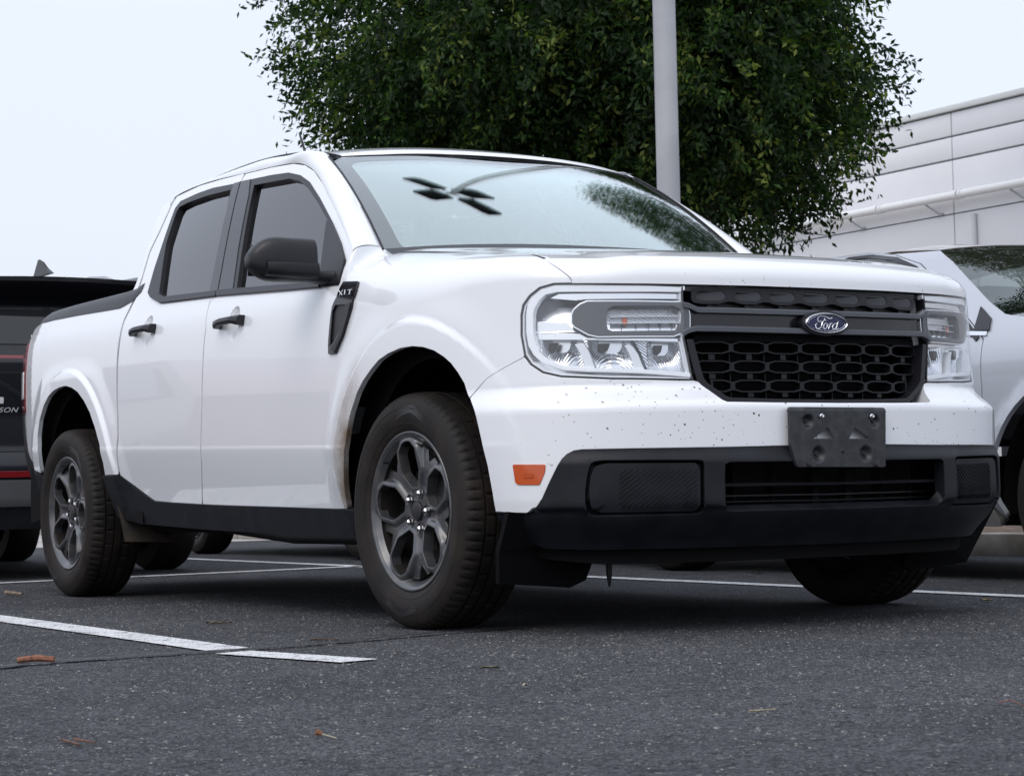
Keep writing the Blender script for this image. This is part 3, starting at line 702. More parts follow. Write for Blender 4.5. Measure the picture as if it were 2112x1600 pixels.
# roof skin
X, A = np.meshgrid(np.linspace(-1.052, -2.72, 40), np.linspace(-1.0, 1.0, 41), indexing='ij')
R = roof(X, A*.985); V = R.reshape(-1, 3); F = [(i*41+j, i*41+j+1, (i+1)*41+j+1, (i+1)*41+j) for i in range(39) for j in range(40)]
bm = bmesh.new(); q = [bm.verts.new(v) for v in V]
for f in F: bm.faces.new([q[i] for i in f])
edge_f = q[:41]; lowv = [bm.verts.new(v.co+Vector((.010, 0, -.012))) for v in edge_f]
for a, b, c, d in zip(edge_f, edge_f[1:], lowv[1:], lowv): bm.faces.new((a, b, c, d))
link('roof', bm_mesh('roof', bm, smooth=True, angle=50), P_, truck)
for mir, far in ((1, 1), (-1, 1), (1, 0), (-1, 0)):             # ditch mouldings: satin end piece, then body colour
    pts = [roof(x, -.985)*[1, mir, 1]+np.array([0, mir*-.004, .001]) for x in (np.linspace(-1.04, -1.16, 6) if far else np.linspace(-1.165, -2.6, 28))]
    bm = bmesh.new(); A_ = [bm.verts.new(p+np.array([0, mir*-.012, .008])) for p in pts]; B_ = [bm.verts.new(p+np.array([0, mir*.020, .0045])) for p in pts]
    C_ = [bm.verts.new(p+np.array([0, mir*.020, -.01])) for p in pts]
    for a, b, c, d in zip(A_, A_[1:], B_[1:], B_): bm.faces.new((a, b, c, d))
    for a, b, c, d in zip(B_, B_[1:], C_[1:], C_): bm.faces.new((a, b, c, d))
    link('roof_moulding', bm_mesh('roof_moulding', bm, smooth=True, angle=40), MAT['grey_metal'] if far else P_, truck)
tube_obj('antenna', [(-2.32, -.10, 1.70), (-2.36, -.105, 1.80), (-2.41, -.11, 1.90)], [.010, .006, .004], MAT['trim'], truck)
# windscreen with its dark border
def shield_off(a, b): return shield(a, b)
wso = [(-1, -.08), (-1, 1), (1, 1), (1, -.08)]
panel('windscreen', shield, wso, MAT['windscreen'], truck, res=(.05, .05), step=.03, depth=0)
fin = rounded([(-.925, -.02), (-.925, .93), (0, .965), (.925, .93), (.925, -.02)], .09, 8)
panel('windscreen_border', shield, [(-.995, -.075), (-.995, .995), (.995, .995), (.995, -.075)], MAT['gloss_black'], truck, holes=[fin], res=(.05, .05), step=.03, depth=0, off=-.004)
pts1 = [shield(-1., b)+np.array([.003, -.001, .002]) for b in np.linspace(0, 1, 24)]
for mir in (1, -1): tube_obj('windscreen_seal', [p*[1, mir, 1] for p in pts1], .004, MAT['trim'], truck, 6)
tube_obj('windscreen_seal', [shield(a, 1.)+np.array([0, 0, .001]) for a in np.linspace(-1, 1, 40)], .002, MAT['trim'], truck, 6)
V = []; 
for a in np.linspace(-1, 1, 40):
    p = shield(a, -.02); V += [p+np.array([0, 0, .012]), p+np.array([.06, 0, -.012]), p+np.array([.12, 0, -.03])]
F = [(i*3+j, i*3+j+1, (i+1)*3+j+1, (i+1)*3+j) for i in range(39) for j in range(2)]
link('cowl_panel', mesh('cowl_panel', V, F), MAT['trim'], truck)
for y0, y1, dy in ((-.66, -.02, 0), (.0, .55, 0)):
    a0, a1 = y0/.735, y1/.735
    pts = [shield(a0+(a1-a0)*t, -.075+.012*math.sin(t*3.1)+.0*t)+np.array([.008, 0, .008]) for t in np.linspace(0, 1, 14)]
    tube_obj('wiper', pts, .006, MAT['trim'], truck, 6)
panel('inner_pane', shield, fin, MAT['inner_pane'], truck, res=(.05, .05), step=.03, depth=0, off=-.006)
# camera housing behind the glass and the cabin
cam_pts = [( -.16, .985), (.16, .985), (.17, .86), (.10, .77), (.05, .76), (-.02, .70), (-.05, .76), (-.13, .80)]
panel('camera_housing', shield, [(p[0], p[1]) for p in rounded(cam_pts, .04)], mat('camera housing', (.10, .085, .09), .6), truck, holes=[[(-.03, .87), (.035, .875), (.04, .845), (-.03, .84)]], res=(.05, .05), step=.02, depth=.03, off=-.012)
bm = bmesh.new()
hd = [roof(x, a)+np.array([0, 0, -.045]) for x in np.linspace(-1.10, -2.6, 12) for a in np.linspace(-.97, .97, 9)]
V = np.array(hd); F = [(i*9+j, i*9+j+1, (i+1)*9+j+1, (i+1)*9+j) for i in range(11) for j in range(8)]
link('headliner', mesh('headliner', V, F), MAT['cabin'], truck)
def profile_block(name, prof, y0, y1, m_, bev=.02):
    bm = bmesh.new(); a = [bm.verts.new((x, y0, z)) for x, z in prof]; b = [bm.verts.new((x, y1, z)) for x, z in prof]; n = len(prof)
    bm.faces.new(a); bm.faces.new(b[::-1])
    for i in range(n): bm.faces.new((a[i], a[(i+1) % n], b[(i+1) % n], b[i]))
    return link(name, bm_mesh(name, bm, bevel=bev), m_, truck)
profile_block('dashboard', [(-.45, 1.10), (-.45, .70), (-.95, .70), (-1.0, .95), (-.95, 1.08), (-.7, 1.13)], -.74, .74, MAT['cabin_dark'])
for y in (-.38, .38):
    profile_block('seat', [(-1.75, .62), (-1.95, 1.22), (-2.0, 1.36), (-2.08, 1.36), (-2.10, 1.2), (-1.98, .55), (-1.5, .5), (-1.45, .62)], y-.24, y+.24, MAT['cabin_dark'], .04)
    profile_block('head_restraint', [(-1.98, 1.38), (-2.0, 1.52), (-2.10, 1.52), (-2.10, 1.38)], y-.13, y+.13, MAT['cabin_dark'], .03)
profile_block('rear_seat', [(-2.45, .6), (-2.58, 1.22), (-2.64, 1.22), (-2.62, .5), (-2.2, .5)], -.66, .66, MAT['cabin_dark'], .03)
# cab rear wall, tailgate, bed floor, underbody
profile_block('cab_rear_wall', [(-2.64, .5), (-2.64, 1.20), (-2.67, 1.20), (-2.67, .5)], -.82, .82, P_, .01)
profile_block('rear_window_glass', [(-2.655, 1.22), (-2.69, 1.60), (-2.695, 1.60), (-2.66, 1.22)], -.58, .58, MAT['side_glass'], 0)
for y in (-1, 1):
    ce = [side(*q)*[1, -y, 1] for q in CABR[:6]]; bm = bmesh.new(); a = [bm.verts.new(p) for p in [tuple(q+np.array([.001, -y*.004, 0])) for q in ce]+[(-2.60, y*.60, 1.2), (-2.64, y*.55, 1.58)]]; bm.faces.new(a)
    link('cab_corner', bm_mesh('cab_corner', bm), P_, truck)
bm = bmesh.new(); a = [bm.verts.new(p) for p in ((-2.66, -.55, 1.58), (-2.66, .55, 1.58), (-2.66, .52, 1.64), (-2.66, -.52, 1.64))]; bm.faces.new(a); link('rear_header', bm_mesh('rear_header', bm), P_, truck)
profile_block('tailgate', [(-3.94, .55), (-3.94, 1.16), (-4.02, 1.17), (-4.04, 1.0), (-4.03, .55)], -.74, .74, P_, .015)
profile_block('bed_floor', [(-2.68, .62), (-3.96, .66), (-3.96, .60), (-2.68, .56)], -.70, .70, MAT['dark'], 0)
profile_block('rear_bumper', [(-3.86, .40), (-3.86, .60), (-4.10, .60), (-4.12, .42)], -.70, .70, MAT['plastic'], .03)
profile_block('underbody', [(.40, .36), (-.4, .27), (-2.55, .27), (-2.60, .42), (-3.5, .45), (-3.7, .50), (-2.6, .56), (.42, .62)], -.74, .74, MAT['dark'], 0)
profile_block('engine_bay', [(.40, .34), (.52, .34), (.50, .90), (-.42, 1.02), (-.42, .60), (-.38, .60), (.36, .60)], -.60, .60, MAT['dark'], 0)
for y0, y1 in ((-.83, -.68), (.68, .83)):
    profile_block('inner_sill', [(-.55, .30), (-2.45, .34), (-2.45, .52), (-.55, .50)], y0, y1, MAT['dark'], 0)
tube_obj('exhaust_pipe', [(-1.0, -.25, .25), (-2.0, -.35, .25), (-2.6, -.45, .30), (-3.4, -.5, .36), (-3.9, -.5, .38)], .035, MAT['steel'], truck)
tube_obj('rear_axle_beam', [(-3.07, -.68, .34), (-3.07, -.3, .30), (-3.07, .3, .30), (-3.07, .68, .34)], .045, MAT['dark'], truck)
# wheel-arch liners
def liner(cx, cz, r, y0, y1):
    V = []; F = []; n = 30
    for i in range(n+1):
        a = math.radians(-8+196*i/n)
        lip = (.24 if cx < -1 else .11) if (cx < -1 or math.cos(a) < 0) else .04*abs(math.sin(a))
        for y, rr in ((y0, r+lip), (y0, r), (y0+.03*np.sign(y1-y0), r+.035), (y1, r+.035)): V.append((cx+rr*math.cos(a), y, cz+rr*math.sin(a)))
    for i in range(n):
        for j in range(3): F.append((i*4+j, i*4+j+1, (i+1)*4+j+1, (i+1)*4+j))
    k = len(V); V += [(cx, y1, cz)]; F += [(i*4+3, (i+1)*4+3, k) for i in range(n)]
    return link('arch_liner', mesh('arch_liner', V, F, smooth=False), MAT['dark'], truck)
for sg in (-1, 1):
    liner(.065, .365, .432, sg*.845, sg*.58); liner(-2.985, .40, .455, sg*.86, sg*.58)

# ---------------------------------------------------------------- lower bumper, grille, lamps (body chart: arc length s, height t)
LBT = [(0.064,0.5107),(0.1632,0.5096),(0.3753,0.5074),(0.5163,0.5076),(0.651,0.508),(0.782,0.5082),(0.8032,0.5055),(0.8221,0.4954),(0.8359,0.4827),(0.8472,0.4646),(0.8734,0.4152),(0.8914,0.3788),(0.9086,0.358),(0.928,0.3438),(0.9505,0.3388),(1.0587,0.3417)]
LBB = [(1.0547,0.3115),(1.031,0.2739),(0.9867,0.2473),(0.9362,0.234),(0.7361,0.2292),(0.377,0.2279),(0.0629,0.2264)]
ITK = [(0.0655,0.4668),(0.3764,0.4684),(0.391,0.462),(0.3931,0.4383),(0.3933,0.3525),(0.383,0.3377),(0.367,0.3321),(0.2295,0.3329),(0.0674,0.3318)]
FOG = [(0.7486,0.4774),(0.725,0.4801),(0.4643,0.4762),(0.4532,0.4723),(0.449,0.463),(0.4512,0.3406),(0.4556,0.3302),(0.4668,0.3263),(0.7522,0.3264),(0.764,0.3305),(0.7716,0.3425),(0.7758,0.3661),(0.7751,0.3974),(0.7706,0.4314),(0.7634,0.46),(0.7579,0.4716)]
fogm = [(-a, b) for a, b in FOG][::-1]
itk = sym([(0., ITK[0][1])] + ITK[1:-1] + [(0., ITK[-1][1])])
lb = [(0., LBT[0][1])]+LBT[1:]+LBB[:-1]+[(0., LBB[-1][1])]
def lowf(s, t):
    """bumper skin: a proud face between two soft creases, dished along the air intake"""
    p = body(s, t); n = fnormal(body, np.asarray(s, float), np.asarray(t, float), MID)
    a_ = np.abs(s)
    crease = .012*smooth(.338, .350, t)*smooth(.508, .470, t) - .0*t
    cen = smooth(.50, .44, a_)*smooth(.514, .470, t)*smooth(.300, .345, t)*.006
    under = -.075*smooth(.345, .20, t)
    return p + n*(crease+cen+under)[..., None]
panel('lower_bumper', lowf, sym(lb), MAT['plastic'], truck, holes=[itk, FOG, fogm], res=(.02, .012), step=.010, depth=.02, hdepth=.035)
for mir in (False, True):
    pk = panel('fog_pocket', lowf, FOG, MAT['plastic'], truck, res=(.03, .03), step=.012, depth=0, off=-.034, mirror=mir)
    padl = [(0.7358,0.4646),(0.7148,0.4688),(0.4744,0.4658),(0.4665,0.4594),(0.4623,0.4474),(0.4627,0.3435),(0.4697,0.3368),(0.4808,0.3345),(0.7388,0.3366),(0.7518,0.3421),(0.7605,0.3605),(0.7635,0.3972),(0.7587,0.4337),(0.7491,0.457)]
    pad = panel('fog_blank', lowf, padl, MAT['plastic'], truck, res=(.03, .03), step=.012, depth=.028, off=-.006, mirror=mir)
    rq = [(0.6812,0.4543),(0.4684,0.4502),(0.4726,0.3469),(0.6851,0.3498)]
    TL, TR_, BR, BL = [np.array(p) for p in rq]
    hgt = TL[1]-BL[1]; L_ = abs(TR_[0]-TL[0]); nr = 21
    for k in range(-9, 14):
        a0 = k/13.0; sl_ = .62
        t0, t1 = 0., 1.
        a1 = a0+sl_
        if a0 < 0: t0 = -a0/sl_
        if a1 > 1: t1 = (1-a0)/sl_
        if t1-t0 < .06: continue
        def pt(t): 
            u = a0+sl_*t; x = BL*(1-t)+TL*t; y = BR*(1-t)+TR_*t; return x*(1-u)+y*u
        if a0 > 1 or a1 < 0: continue
        sweep('rib', lowf, [pt(t0), pt(t1)], [(-.0032, -.0075), (-.0006, -.0035), (.0006, -.0035), (.0032, -.0075)], MAT['plastic'], pad, mirror=mir, step=.06)
# intake: dark throat, cross bar, slats
def flatf(off):
    def g(s, t):
        p = body(s, t); n = fnormal(body, np.asarray(s, float), np.asarray(t, float), MID); return p+n*off
    return g
panel('intake_throat', body, [(-.62, .24), (.62, .24), (.62, .56), (-.62, .56)], MAT['dark'], truck, res=(.08, .08), step=.05, depth=0, off=-.13)
zi = lambda y: float(np.interp(y, [0, 1], [0, 1]))
IB = [(0.3822,0.4053),(0.2739,0.4047),(0.0442,0.4034)]
path = [(-p[0], p[1]) for p in IB[:-1]] + [(0., IB[-1][1])] + IB[:-1][::-1]
path = [(-.43, IB[0][1]), (-.2, IB[1][1]), (0, IB[2][1]), (.2, IB[1][1]), (.43, IB[0][1])]
sweep('intake_bar', body, path, [(-.005, -.035), (-.004, -.018), (.003, -.016), (.0055, -.03), (.004, -.07), (-.004, -.07)], MAT['trim'], truck)
for dz in (.030, .052): sweep('intake_slat', body, [(a, b-dz) for a, b in path], [(-.002, -.075), (-.002, -.055), (.002, -.055), (.002, -.075)], MAT['grille_plastic'], truck)
for k, s0 in enumerate((-.33, -.20, -.06, .06, .20, .33)):
    t0, t1 = ITK[0][1]+.01, ITK[-1][1]-.01
    sweep('intake_post', lambda a, b: body(b, a), [(t1, s0), (t0, s0)], [(-.002 if k not in (2, 3) else -.02, -.10), (-.002 if k not in (2, 3) else -.02, -.06), (.002, -.06), (.002, -.10)], MAT['dark'], truck)
# underside valance and deflectors
panel('valance', body, sym([(0., .235), (.5, .235), (.95, .245), (1.1, .25), (1.1, .215), (.95, .20), (.72, .185), (.5, .185), (0., .185)]), MAT['dark'], truck, res=(.05, .02), step=.03, depth=.05, off=-.10)
for mir in (1, -1):
    bm = bmesh.new(); q = []
    Lf = [(.56, -.885, .36), (.42, -.885, .14), (.46, -.60, .13), (.56, -.56, .22), (.62, -.60, .24), (.60, -.80, .30)]
    a = [bm.verts.new((x, y*mir, z)) for x, y, z in [(.575, -.895, .345), (.50, -.885, .235), (.455, -.86, .145), (.455, -.63, .125), (.47, -.585, .145), (.50, -.57, .22), (.60, -.56, .30)]]
    b = [bm.verts.new((x-.02, y*mir, z)) for x, y, z in [(.575, -.895, .345), (.50, -.885, .235), (.455, -.86, .145), (.455, -.63, .125), (.47, -.585, .145), (.50, -.57, .22), (.60, -.56, .30)]]
    bm.faces.new(a); bm.faces.new(b[::-1])
    for i in range(len(a)): bm.faces.new((a[i], a[(i+1) % len(a)], b[(i+1) % len(a)], b[i]))
    link('wheel_deflector', bm_mesh('wheel_deflector', bm), MAT['dark'], truck)
tube_obj('tow_strap', [(.56, -.565, .20), (.56, -.565, .16), (.558, -.563, .128)], [.009, .008, .003], MAT['trim'], truck, 6)
# side marker
MK = [(0.9853,0.4726),(0.8847,0.4701),(0.8881,0.4484),(0.9034,0.4172),(0.9692,0.4185),(0.9787,0.424)]
both('side_marker', body, rounded(MK, .004), MAT['amber'], truck, res=(.02, .02), step=.01, depth=.006, off=.003)
mkc = np.mean(MK, 0); both('marker_core', body, [(mkc[0]-.013, mkc[1]-.006), (mkc[0]+.013, mkc[1]-.006), (mkc[0]+.013, mkc[1]+.007), (mkc[0]-.013, mkc[1]+.007)], mat('amber core', (.42, .06, .003), .3), truck, res=(.02, .02), step=.01, depth=.001, off=.0045)
# ---- grille
panel('grille_back', grl, sym([(0., .60), (.60, .60), (.60, .97), (0., .97)]), MAT['dark'], truck, res=(.08, .06), step=.05, depth=0, off=-.15)
panel('grille_header', grl, sym([(0., HTOP[-1][1]-.001)]+[(p[0], p[1]-.003) for p in HTOP[:-1][::-1][:3]]+[(0.4583,0.9468),(0.3246,0.9437),(0.1608,0.9419)]+[(0., 0.9416)]), MAT['gloss_black'], truck, res=(.05, .03), step=.02, depth=.01, off=-.022)
CW = .1222
cellz = [float(z) for z in [0.9328,0.7889,0.7354,0.6813]]
def octo(s0, z0, hw, hh, k=.42, e=.52): return [(s0-hw, z0-hh*e), (s0-hw*k-.014, z0-hh), (s0+hw*k+.014, z0-hh), (s0+hw, z0-hh*e), (s0+hw, z0+hh*e), (s0+hw*k+.014, z0+hh), (s0-hw*k-.014, z0+hh), (s0-hw, z0+hh*e)]
# upper plate with seven filled cells
z1 = cellz[0]
up = [(0., z1+.021), (.40, z1+.021), (.425, z1+.018), (.425, z1-.012), (.418, z1-.019)]
low_ = []
for k in (3, 2, 1):
    low_ += [(k*CW+.022, z1-.0225), (k*CW-.022, z1-.0225), ((k-.5)*CW+.008, z1-.0155), ((k-.5)*CW-.008, z1-.0155)]
low_ += [(.022, z1-.0225), (0., z1-.0225)]
holes = [rounded(octo(k*CW, z1, .047, .0145, .38, .45), .006, 3) for k in range(-3, 4)]
gup = panel('upper_grille', grl, sym(up+low_), MAT['grey_metal'] if False else MAT['trim'], truck, holes=holes, res=(.02, .012), step=.006, depth=.03, hdepth=.018, off=-.020)
for k in range(-3, 4):
    def scoop(u, v, c=k*CW):
        p = grl(u, v); n = fnormal(grl, u, v, MID); p = p - n*.034; return p + n*(.012*smooth(-.045, .03, (u-c)*-1))[..., None]
    panel('grille_cell', scoop, octo(k*CW, z1, .048, .015), mat('grille infill', (.045, .048, .055), .45) if k == -3 else bpy.data.materials['grille infill'], gup, res=(.02, .012), step=.01, depth=0)
    if k > -4: sweep('grille_post', lambda a, b: grl(b, a), [(z1-.022, k*CW), (z1-.036, k*CW)], [(-.009, -.05), (-.009, -.030), (.009, -.030), (.009, -.05)], MAT['trim'], gup, step=.02)
# lower mesh, three rows of seven cells with posts between the rows
gfr = [(0.4526,0.808),(0.4462,0.7784),(0.4373,0.7407),(0.4245,0.6936),(0.4103,0.6801),(0.3559,0.6421),(0.3404,0.6366),(0.1825,0.6335),(0.0142,0.6323)]
gin = [(0.434,0.8079),(0.4239,0.7675),(0.4139,0.7272),(0.4064,0.7002),(0.3954,0.6867),(0.344,0.6515),(0.3283,0.6453),(0.1819,0.6416),(0.0137,0.6399)]
panel('grille_frame', grl, sym([(0., gfr[-1][1])]+gfr[:-1][::-1]+gin[:-1]+[(0., gin[-1][1])]), MAT['trim'], truck, res=(.03, .02), step=.01, depth=.06, off=-.003)
lg = empty('lower_grille', parent=truck)
clip_lo = lambda s: np.interp(abs(s), [abs(gin[-1][0]), abs(gin[6][0]), abs(gin[5][0]), abs(gin[4][0]), abs(gin[3][0])], [gin[-1][1], gin[6][1], gin[5][1], gin[4][1], gin[3][1]])
smax = lambda z: np.interp(z, [gin[5][1], gin[4][1], gin[3][1], gin[1][1], gin[0][1]], [gin[5][0], gin[4][0], gin[3][0], gin[1][0], gin[0][0]])
for ri, z0 in enumerate(cellz[1:]):
    for k in range(-3, 4):
        outer = octo(k*CW, z0, .0611, .0168, .30, .62); inner = rounded(octo(k*CW, z0, .0548, .0150, .34, .58), .003, 2)
        if abs(k) == 3:
            mx_s = float(smax(z0-.01)); sgk = 1 if k > 0 else -1
            if mx_s < .30: continue
            clamp = lambda L, o: [((sgk*min(sgk*p[0], mx_s-o)), p[1]) for p in L]
            outer = clamp(outer, 0); inner = clamp(inner, .005)
            inner = [p for i, p in enumerate(inner) if i == 0 or np.hypot(p[0]-inner[i-1][0], p[1]-inner[i-1][1]) > 1e-4]
            outer = [p for i, p in enumerate(outer) if i == 0 or np.hypot(p[0]-outer[i-1][0], p[1]-outer[i-1][1]) > 1e-4]
            if ri == 2: outer = [(p[0], max(p[1], float(clip_lo(p[0])))) for p in outer]; inner = [(p[0], max(p[1], float(clip_lo(p[0]))+.003)) for p in inner]
        try: panel('grille_cell', grl, outer, MAT['grille_plastic'], lg, holes=[inner], res=(.03, .01), step=.008, depth=.03, off=-.030)
        except Exception as ex: print('cell', ri, k, ex)
        zb = z0-.0165; zt = z0-.0335 if ri < 2 else z0-.030
        if abs(k) < 3 or ri < 2: sweep('grille_post', lambda a, b: grl(b, a), [(zb, k*CW), (zt, k*CW)], [(-.0095, -.06), (-.0095, -.034), (.0095, -.034), (.0095, -.06)], MAT['grille_plastic'], lg, step=.02)
        if abs(k) < 3 and ri < 3: sweep('grille_fin', lambda a, b: grl(b, a), [(z0-.012, (k+.5)*CW), (z0-.040, (k+.5)*CW)], [(-.0012, -.08), (-.0012, -.045), (.0012, -.045), (.0012, -.08)], MAT['grille_plastic'], lg, step=.03)
panel('grille_brow', grl, sym([(0., cellz[1]+.018), (.42, cellz[1]+.018), (.42, cellz[1]+.036), (0., cellz[1]+.036)]), MAT['dark'], truck, res=(.05, .02), step=.03, depth=.03, off=-.030)
# cross bars running into the lamp bezels
zu = [(0.4621,0.905),(0.4432,0.9023),(0.415,0.8902),(0.2328,0.8877),(-0.011,0.8872)]
zl = [(0.4662,0.8241),(0.4482,0.8335),(0.4234,0.8389),(0.2362,0.8359),(-0.0069,0.8344)]
pu = [(0., zu[-1][1])]+zu[:-1][::-1]; pl = [(0., zl[-1][1])]+zl[:-1][::-1]
su = [(-a, b) for a, b in pu[::-1][:-1]]+pu; sll = [(-a, b) for a, b in pl[::-1][:-1]]+pl
barp = [(-.0085, -.012), (-.0075, .004), (.0030, .006), (.0078, -.001), (.0082, -.012)]
sweep('grille_bar', grl, su, barp, MAT['grey_metal'], truck, step=.02); sweep('grille_bar', grl, sll, barp, MAT['grey_metal'], truck, step=.02)
panel('grille_channel', grl, sym([(0., zu[-1][1]-.004), (.43, zu[2][1]-.004), (.46, (zu[0][1]+zl[0][1])/2), (.43, zl[2][1]+.004), (0., zl[-1][1]+.004)]), MAT['gloss_black'], truck, res=(.04, .02), step=.02, depth=0, off=-.014)
panel('grille_shelf', grl, sym([(0., z1-.018), (.42, z1-.018), (.42, zu[3][1]+.004), (0., zu[-1][1]+.004)]), MAT['trim'], truck, res=(.04, .02), step=.02, depth=0, off=-.045)
# badge
bc = [0.8620000000000001,-0.005022554298300008,0.8571217603251096]
badge = empty('brand_badge', parent=truck)
bz = bc[2]-.0; bxx = .846
def ov(a, b, n=64): return [(a*math.cos(2*math.pi*i/n), b*math.sin(2*math.pi*i/n)) for i in range(n)]
def face(x0, dome):
    def g(u, v):
        u = np.asarray(u, float); v = np.asarray(v, float); return np.stack([x0+dome*(1-(u/.085)**2-(v/.04)**2)+0*u, u, bz+v+0*u], -1)
    return g
BR_ = np.array([0, 0, bz])
panel('badge_base', face(bxx, .004), ov(.0815, .0355), MAT['trim'], badge, res=(.02, .01), step=.008, depth=.03, ref=BR_)
V = []; F = []; NB = 96; pr = [(-.0005, -.002), (.0005, .0045), (.0022, .0062), (.0044, .0045), (.0052, -.002)]
for i in range(NB):
    a = 2*math.pi*i/NB; c, s_ = math.cos(a), math.sin(a); nx_, ny_ = c/.0752, s_/.0300; ln = math.hypot(nx_, ny_); nx_, ny_ = nx_/ln, ny_/ln
    for d, h in pr: V.append((bxx+.003+h, (.0752-d)*c if False else .0752*c-nx_*d, bz+.0300*s_-ny_*d))
for i in range(NB):
    for j in range(4): F.append((i*5+j, ((i+1) % NB)*5+j, ((i+1) % NB)*5+j+1, i*5+j+1))
bm = bmesh.new(); q = [bm.verts.new(v) for v in V]
for f in F: bm.faces.new([q[i] for i in f])
link('badge_rim', bm_mesh('badge_rim', bm, smooth=True, angle=60), MAT['chrome'], badge)
panel('badge_field', face(bxx+.0035, .002), ov(.0690, .0245), MAT['badge_blue'], badge, res=(.015, .008), step=.006, depth=0, ref=BR_)
bm = bmesh.new(); lp = [(bxx+.0062, .0655*math.cos(a), bz+.0220*math.sin(a)) for a in np.linspace(0, 2*math.pi, 72)]; tube(bm, lp, .0005, 5, False)
link('badge_line', bm_mesh('badge_line', bm, smooth=True), MAT['chrome'], badge)
# script lettering, traced as pen strokes in a 2112 x 1358 close-up; y runs across the badge
strokes = [
 ([(1235,520),(1190,548),(1120,540),(1040,505),(960,492),(860,490),(800,530),(775,590),(800,640),(850,640),(890,600)], [26,30,22,16,12,12,16,20,20,16,8]),
 ([(980,540),(1000,560),(960,610),(915,700),(870,790),(800,845),(745,840),(710,790),(715,720),(760,690)], [10,18,26,30,30,28,26,24,20,12]),
 ([(860,650),(930,640),(1000,600),(1040,600),(1040,640)], [10,14,16,18,10]),
 ([(1075,700),(1020,690),(970,740),(960,800),(985,845),(1030,830),(1070,780),(1080,720),(1060,690)], [16,20,22,24,24,22,22,20,14]),
 ([(1080,740),(1130,720),(1180,690),(1150,760),(1105,850)], [10,14,20,24,20]),
 ([(1150,760),(1190,700),(1235,690),(1245,715)], [14,18,22,14]),
 ([(1385,700),(1320,690),(1270,730),(1245,790),(1260,840),(1310,835),(1360,780),(1395,710)], [16,20,22,24,24,22,22,18]),
 ([(1435,620),(1405,690),(1370,790),(1350,850),(1380,860),(1430,800)], [18,26,26,24,16,8]),
 ([(1225,775),(1260,765)], [10, 8]), ([(930,830),(970,770)], [12, 10]),
]
for pts, wd in strokes:
    pts = np.array(pts, float); d = np.concatenate([[0], np.cumsum(np.linalg.norm(np.diff(pts, axis=0), axis=1))])
    if len(pts) > 2:
        fpt = cubic(d, pts); tt = np.linspace(0, d[-1], 4*len(pts)); pts2 = fpt(tt); wd2 = np.interp(tt, d, wd)
    else: pts2, wd2 = pts, np.array(wd, float)
    cxy = np.array([1065, 680]); k = .0690/625.
    P3 = [(bxx+.0058, (p[0]-cxy[0])*k*1.02, bz-(p[1]-cxy[1])*k*.92-.0009*0) for p in pts2]
    bm = bmesh.new(); tube(bm, P3, [float(w)*k*.62 for w in wd2], 6)
    link('badge_letter', bm_mesh('badge_letter', bm, smooth=True), MAT['chrome'], badge)
# ---- plate bracket
pb = empty('plate_bracket', parent=truck)
PX = .932
PBC = [[-0.19587534303324006,0.6149275883158741],[0.14356220828512267,0.6154606782593539],[-0.20156258795226956,0.4517343674733834],[0.1370667047804548,0.4474753621902192]]
def pcoord(x, y): 
    """close-up pixel to bracket coordinates (across, up)"""
    X_ = (x-120)/1805; Y_ = (y-180)/1125; q = np.array(PBC); p = (q[0]*(1-X_)+q[1]*X_)*(1-Y_)+(q[2]*(1-X_)+q[3]*X_)*Y_; return (float(p[0]), float(p[1]))
def plf(u, v):
    u = np.asarray(u, float); v = np.asarray(v, float)
    x = PX + 0*u; uc = (PBC[0][0]+PBC[1][0])/2; vt = PBC[0][1]
    for (cu, cv, r) in dim: 
        d = np.hypot(u-cu, v-cv); x = x - .013*smooth(r, r*.35, d)
    x = x - .006*smooth(.126, .140, np.abs(u-uc)) - .005*smooth(vt-.008, vt, v)
    return np.stack([x, u, v+0*u], -1)
dim = [(*pcoord(430, 450), .0215), (*pcoord(1705, 450), .0215), (*pcoord(625, 1075), .0250), (*pcoord(1525, 1065), .0250)]
po = rounded([pcoord(120, 180), pcoord(1925, 190), pcoord(1925, 880), pcoord(1925, 1305), pcoord(250, 1305), pcoord(235, 1240), pcoord(140, 900)], .006, 4)
t1 = rounded([pcoord(500, 785), pcoord(930, 785), pcoord(790, 555), ], .002, 2); t2 = rounded([pcoord(1190, 785), pcoord(1620, 785), pcoord(1300, 555)], .002, 2)
MAT['bracket'] = vary(mat('dull bracket plastic', (.03, .032, .036), .45), (.013, .014, .017), (.028, .030, .034), 30)
panel('bracket_plate', plf, po, MAT['bracket'], pb, holes=[t1, t2], res=(.005, .005), step=.005, depth=.012, hdepth=.0015, ref=np.array([0, 0, .53]))
for cu, cv, r in dim: 
    link('bracket_boss', lathe_mesh('bracket_boss', [(0, .003), (.004, .003), (.0045, 0)], 12, 'x'), MAT['trim'], pb, (PX-.013, cu, cv))
for x, y in ((655, 350), (1610, 355)):
    u, v = pcoord(x, y); o = link('bracket_screw', lathe_mesh('bracket_screw', [(0, .012), (.0035, .012), (.0045, .008), (.0045, .006), (.007, .005), (.007, .001), (0, .001)], 12, 'x'), MAT['chrome'], pb, (PX, u, v))
for x in (430, 1700):
    u, v = pcoord(x, 1270); box('bracket_clip', (PX+.001, u+.002, v), (.003, .014, .010), MAT['trim'], pb, .001)
u, v = pcoord(1075, 1010); link('bracket_pip', lathe_mesh('bracket_pip', [(0, .0025), (.004, .002), (.006, 0)], 14, 'x'), MAT['trim'], pb, (PX, u, v))
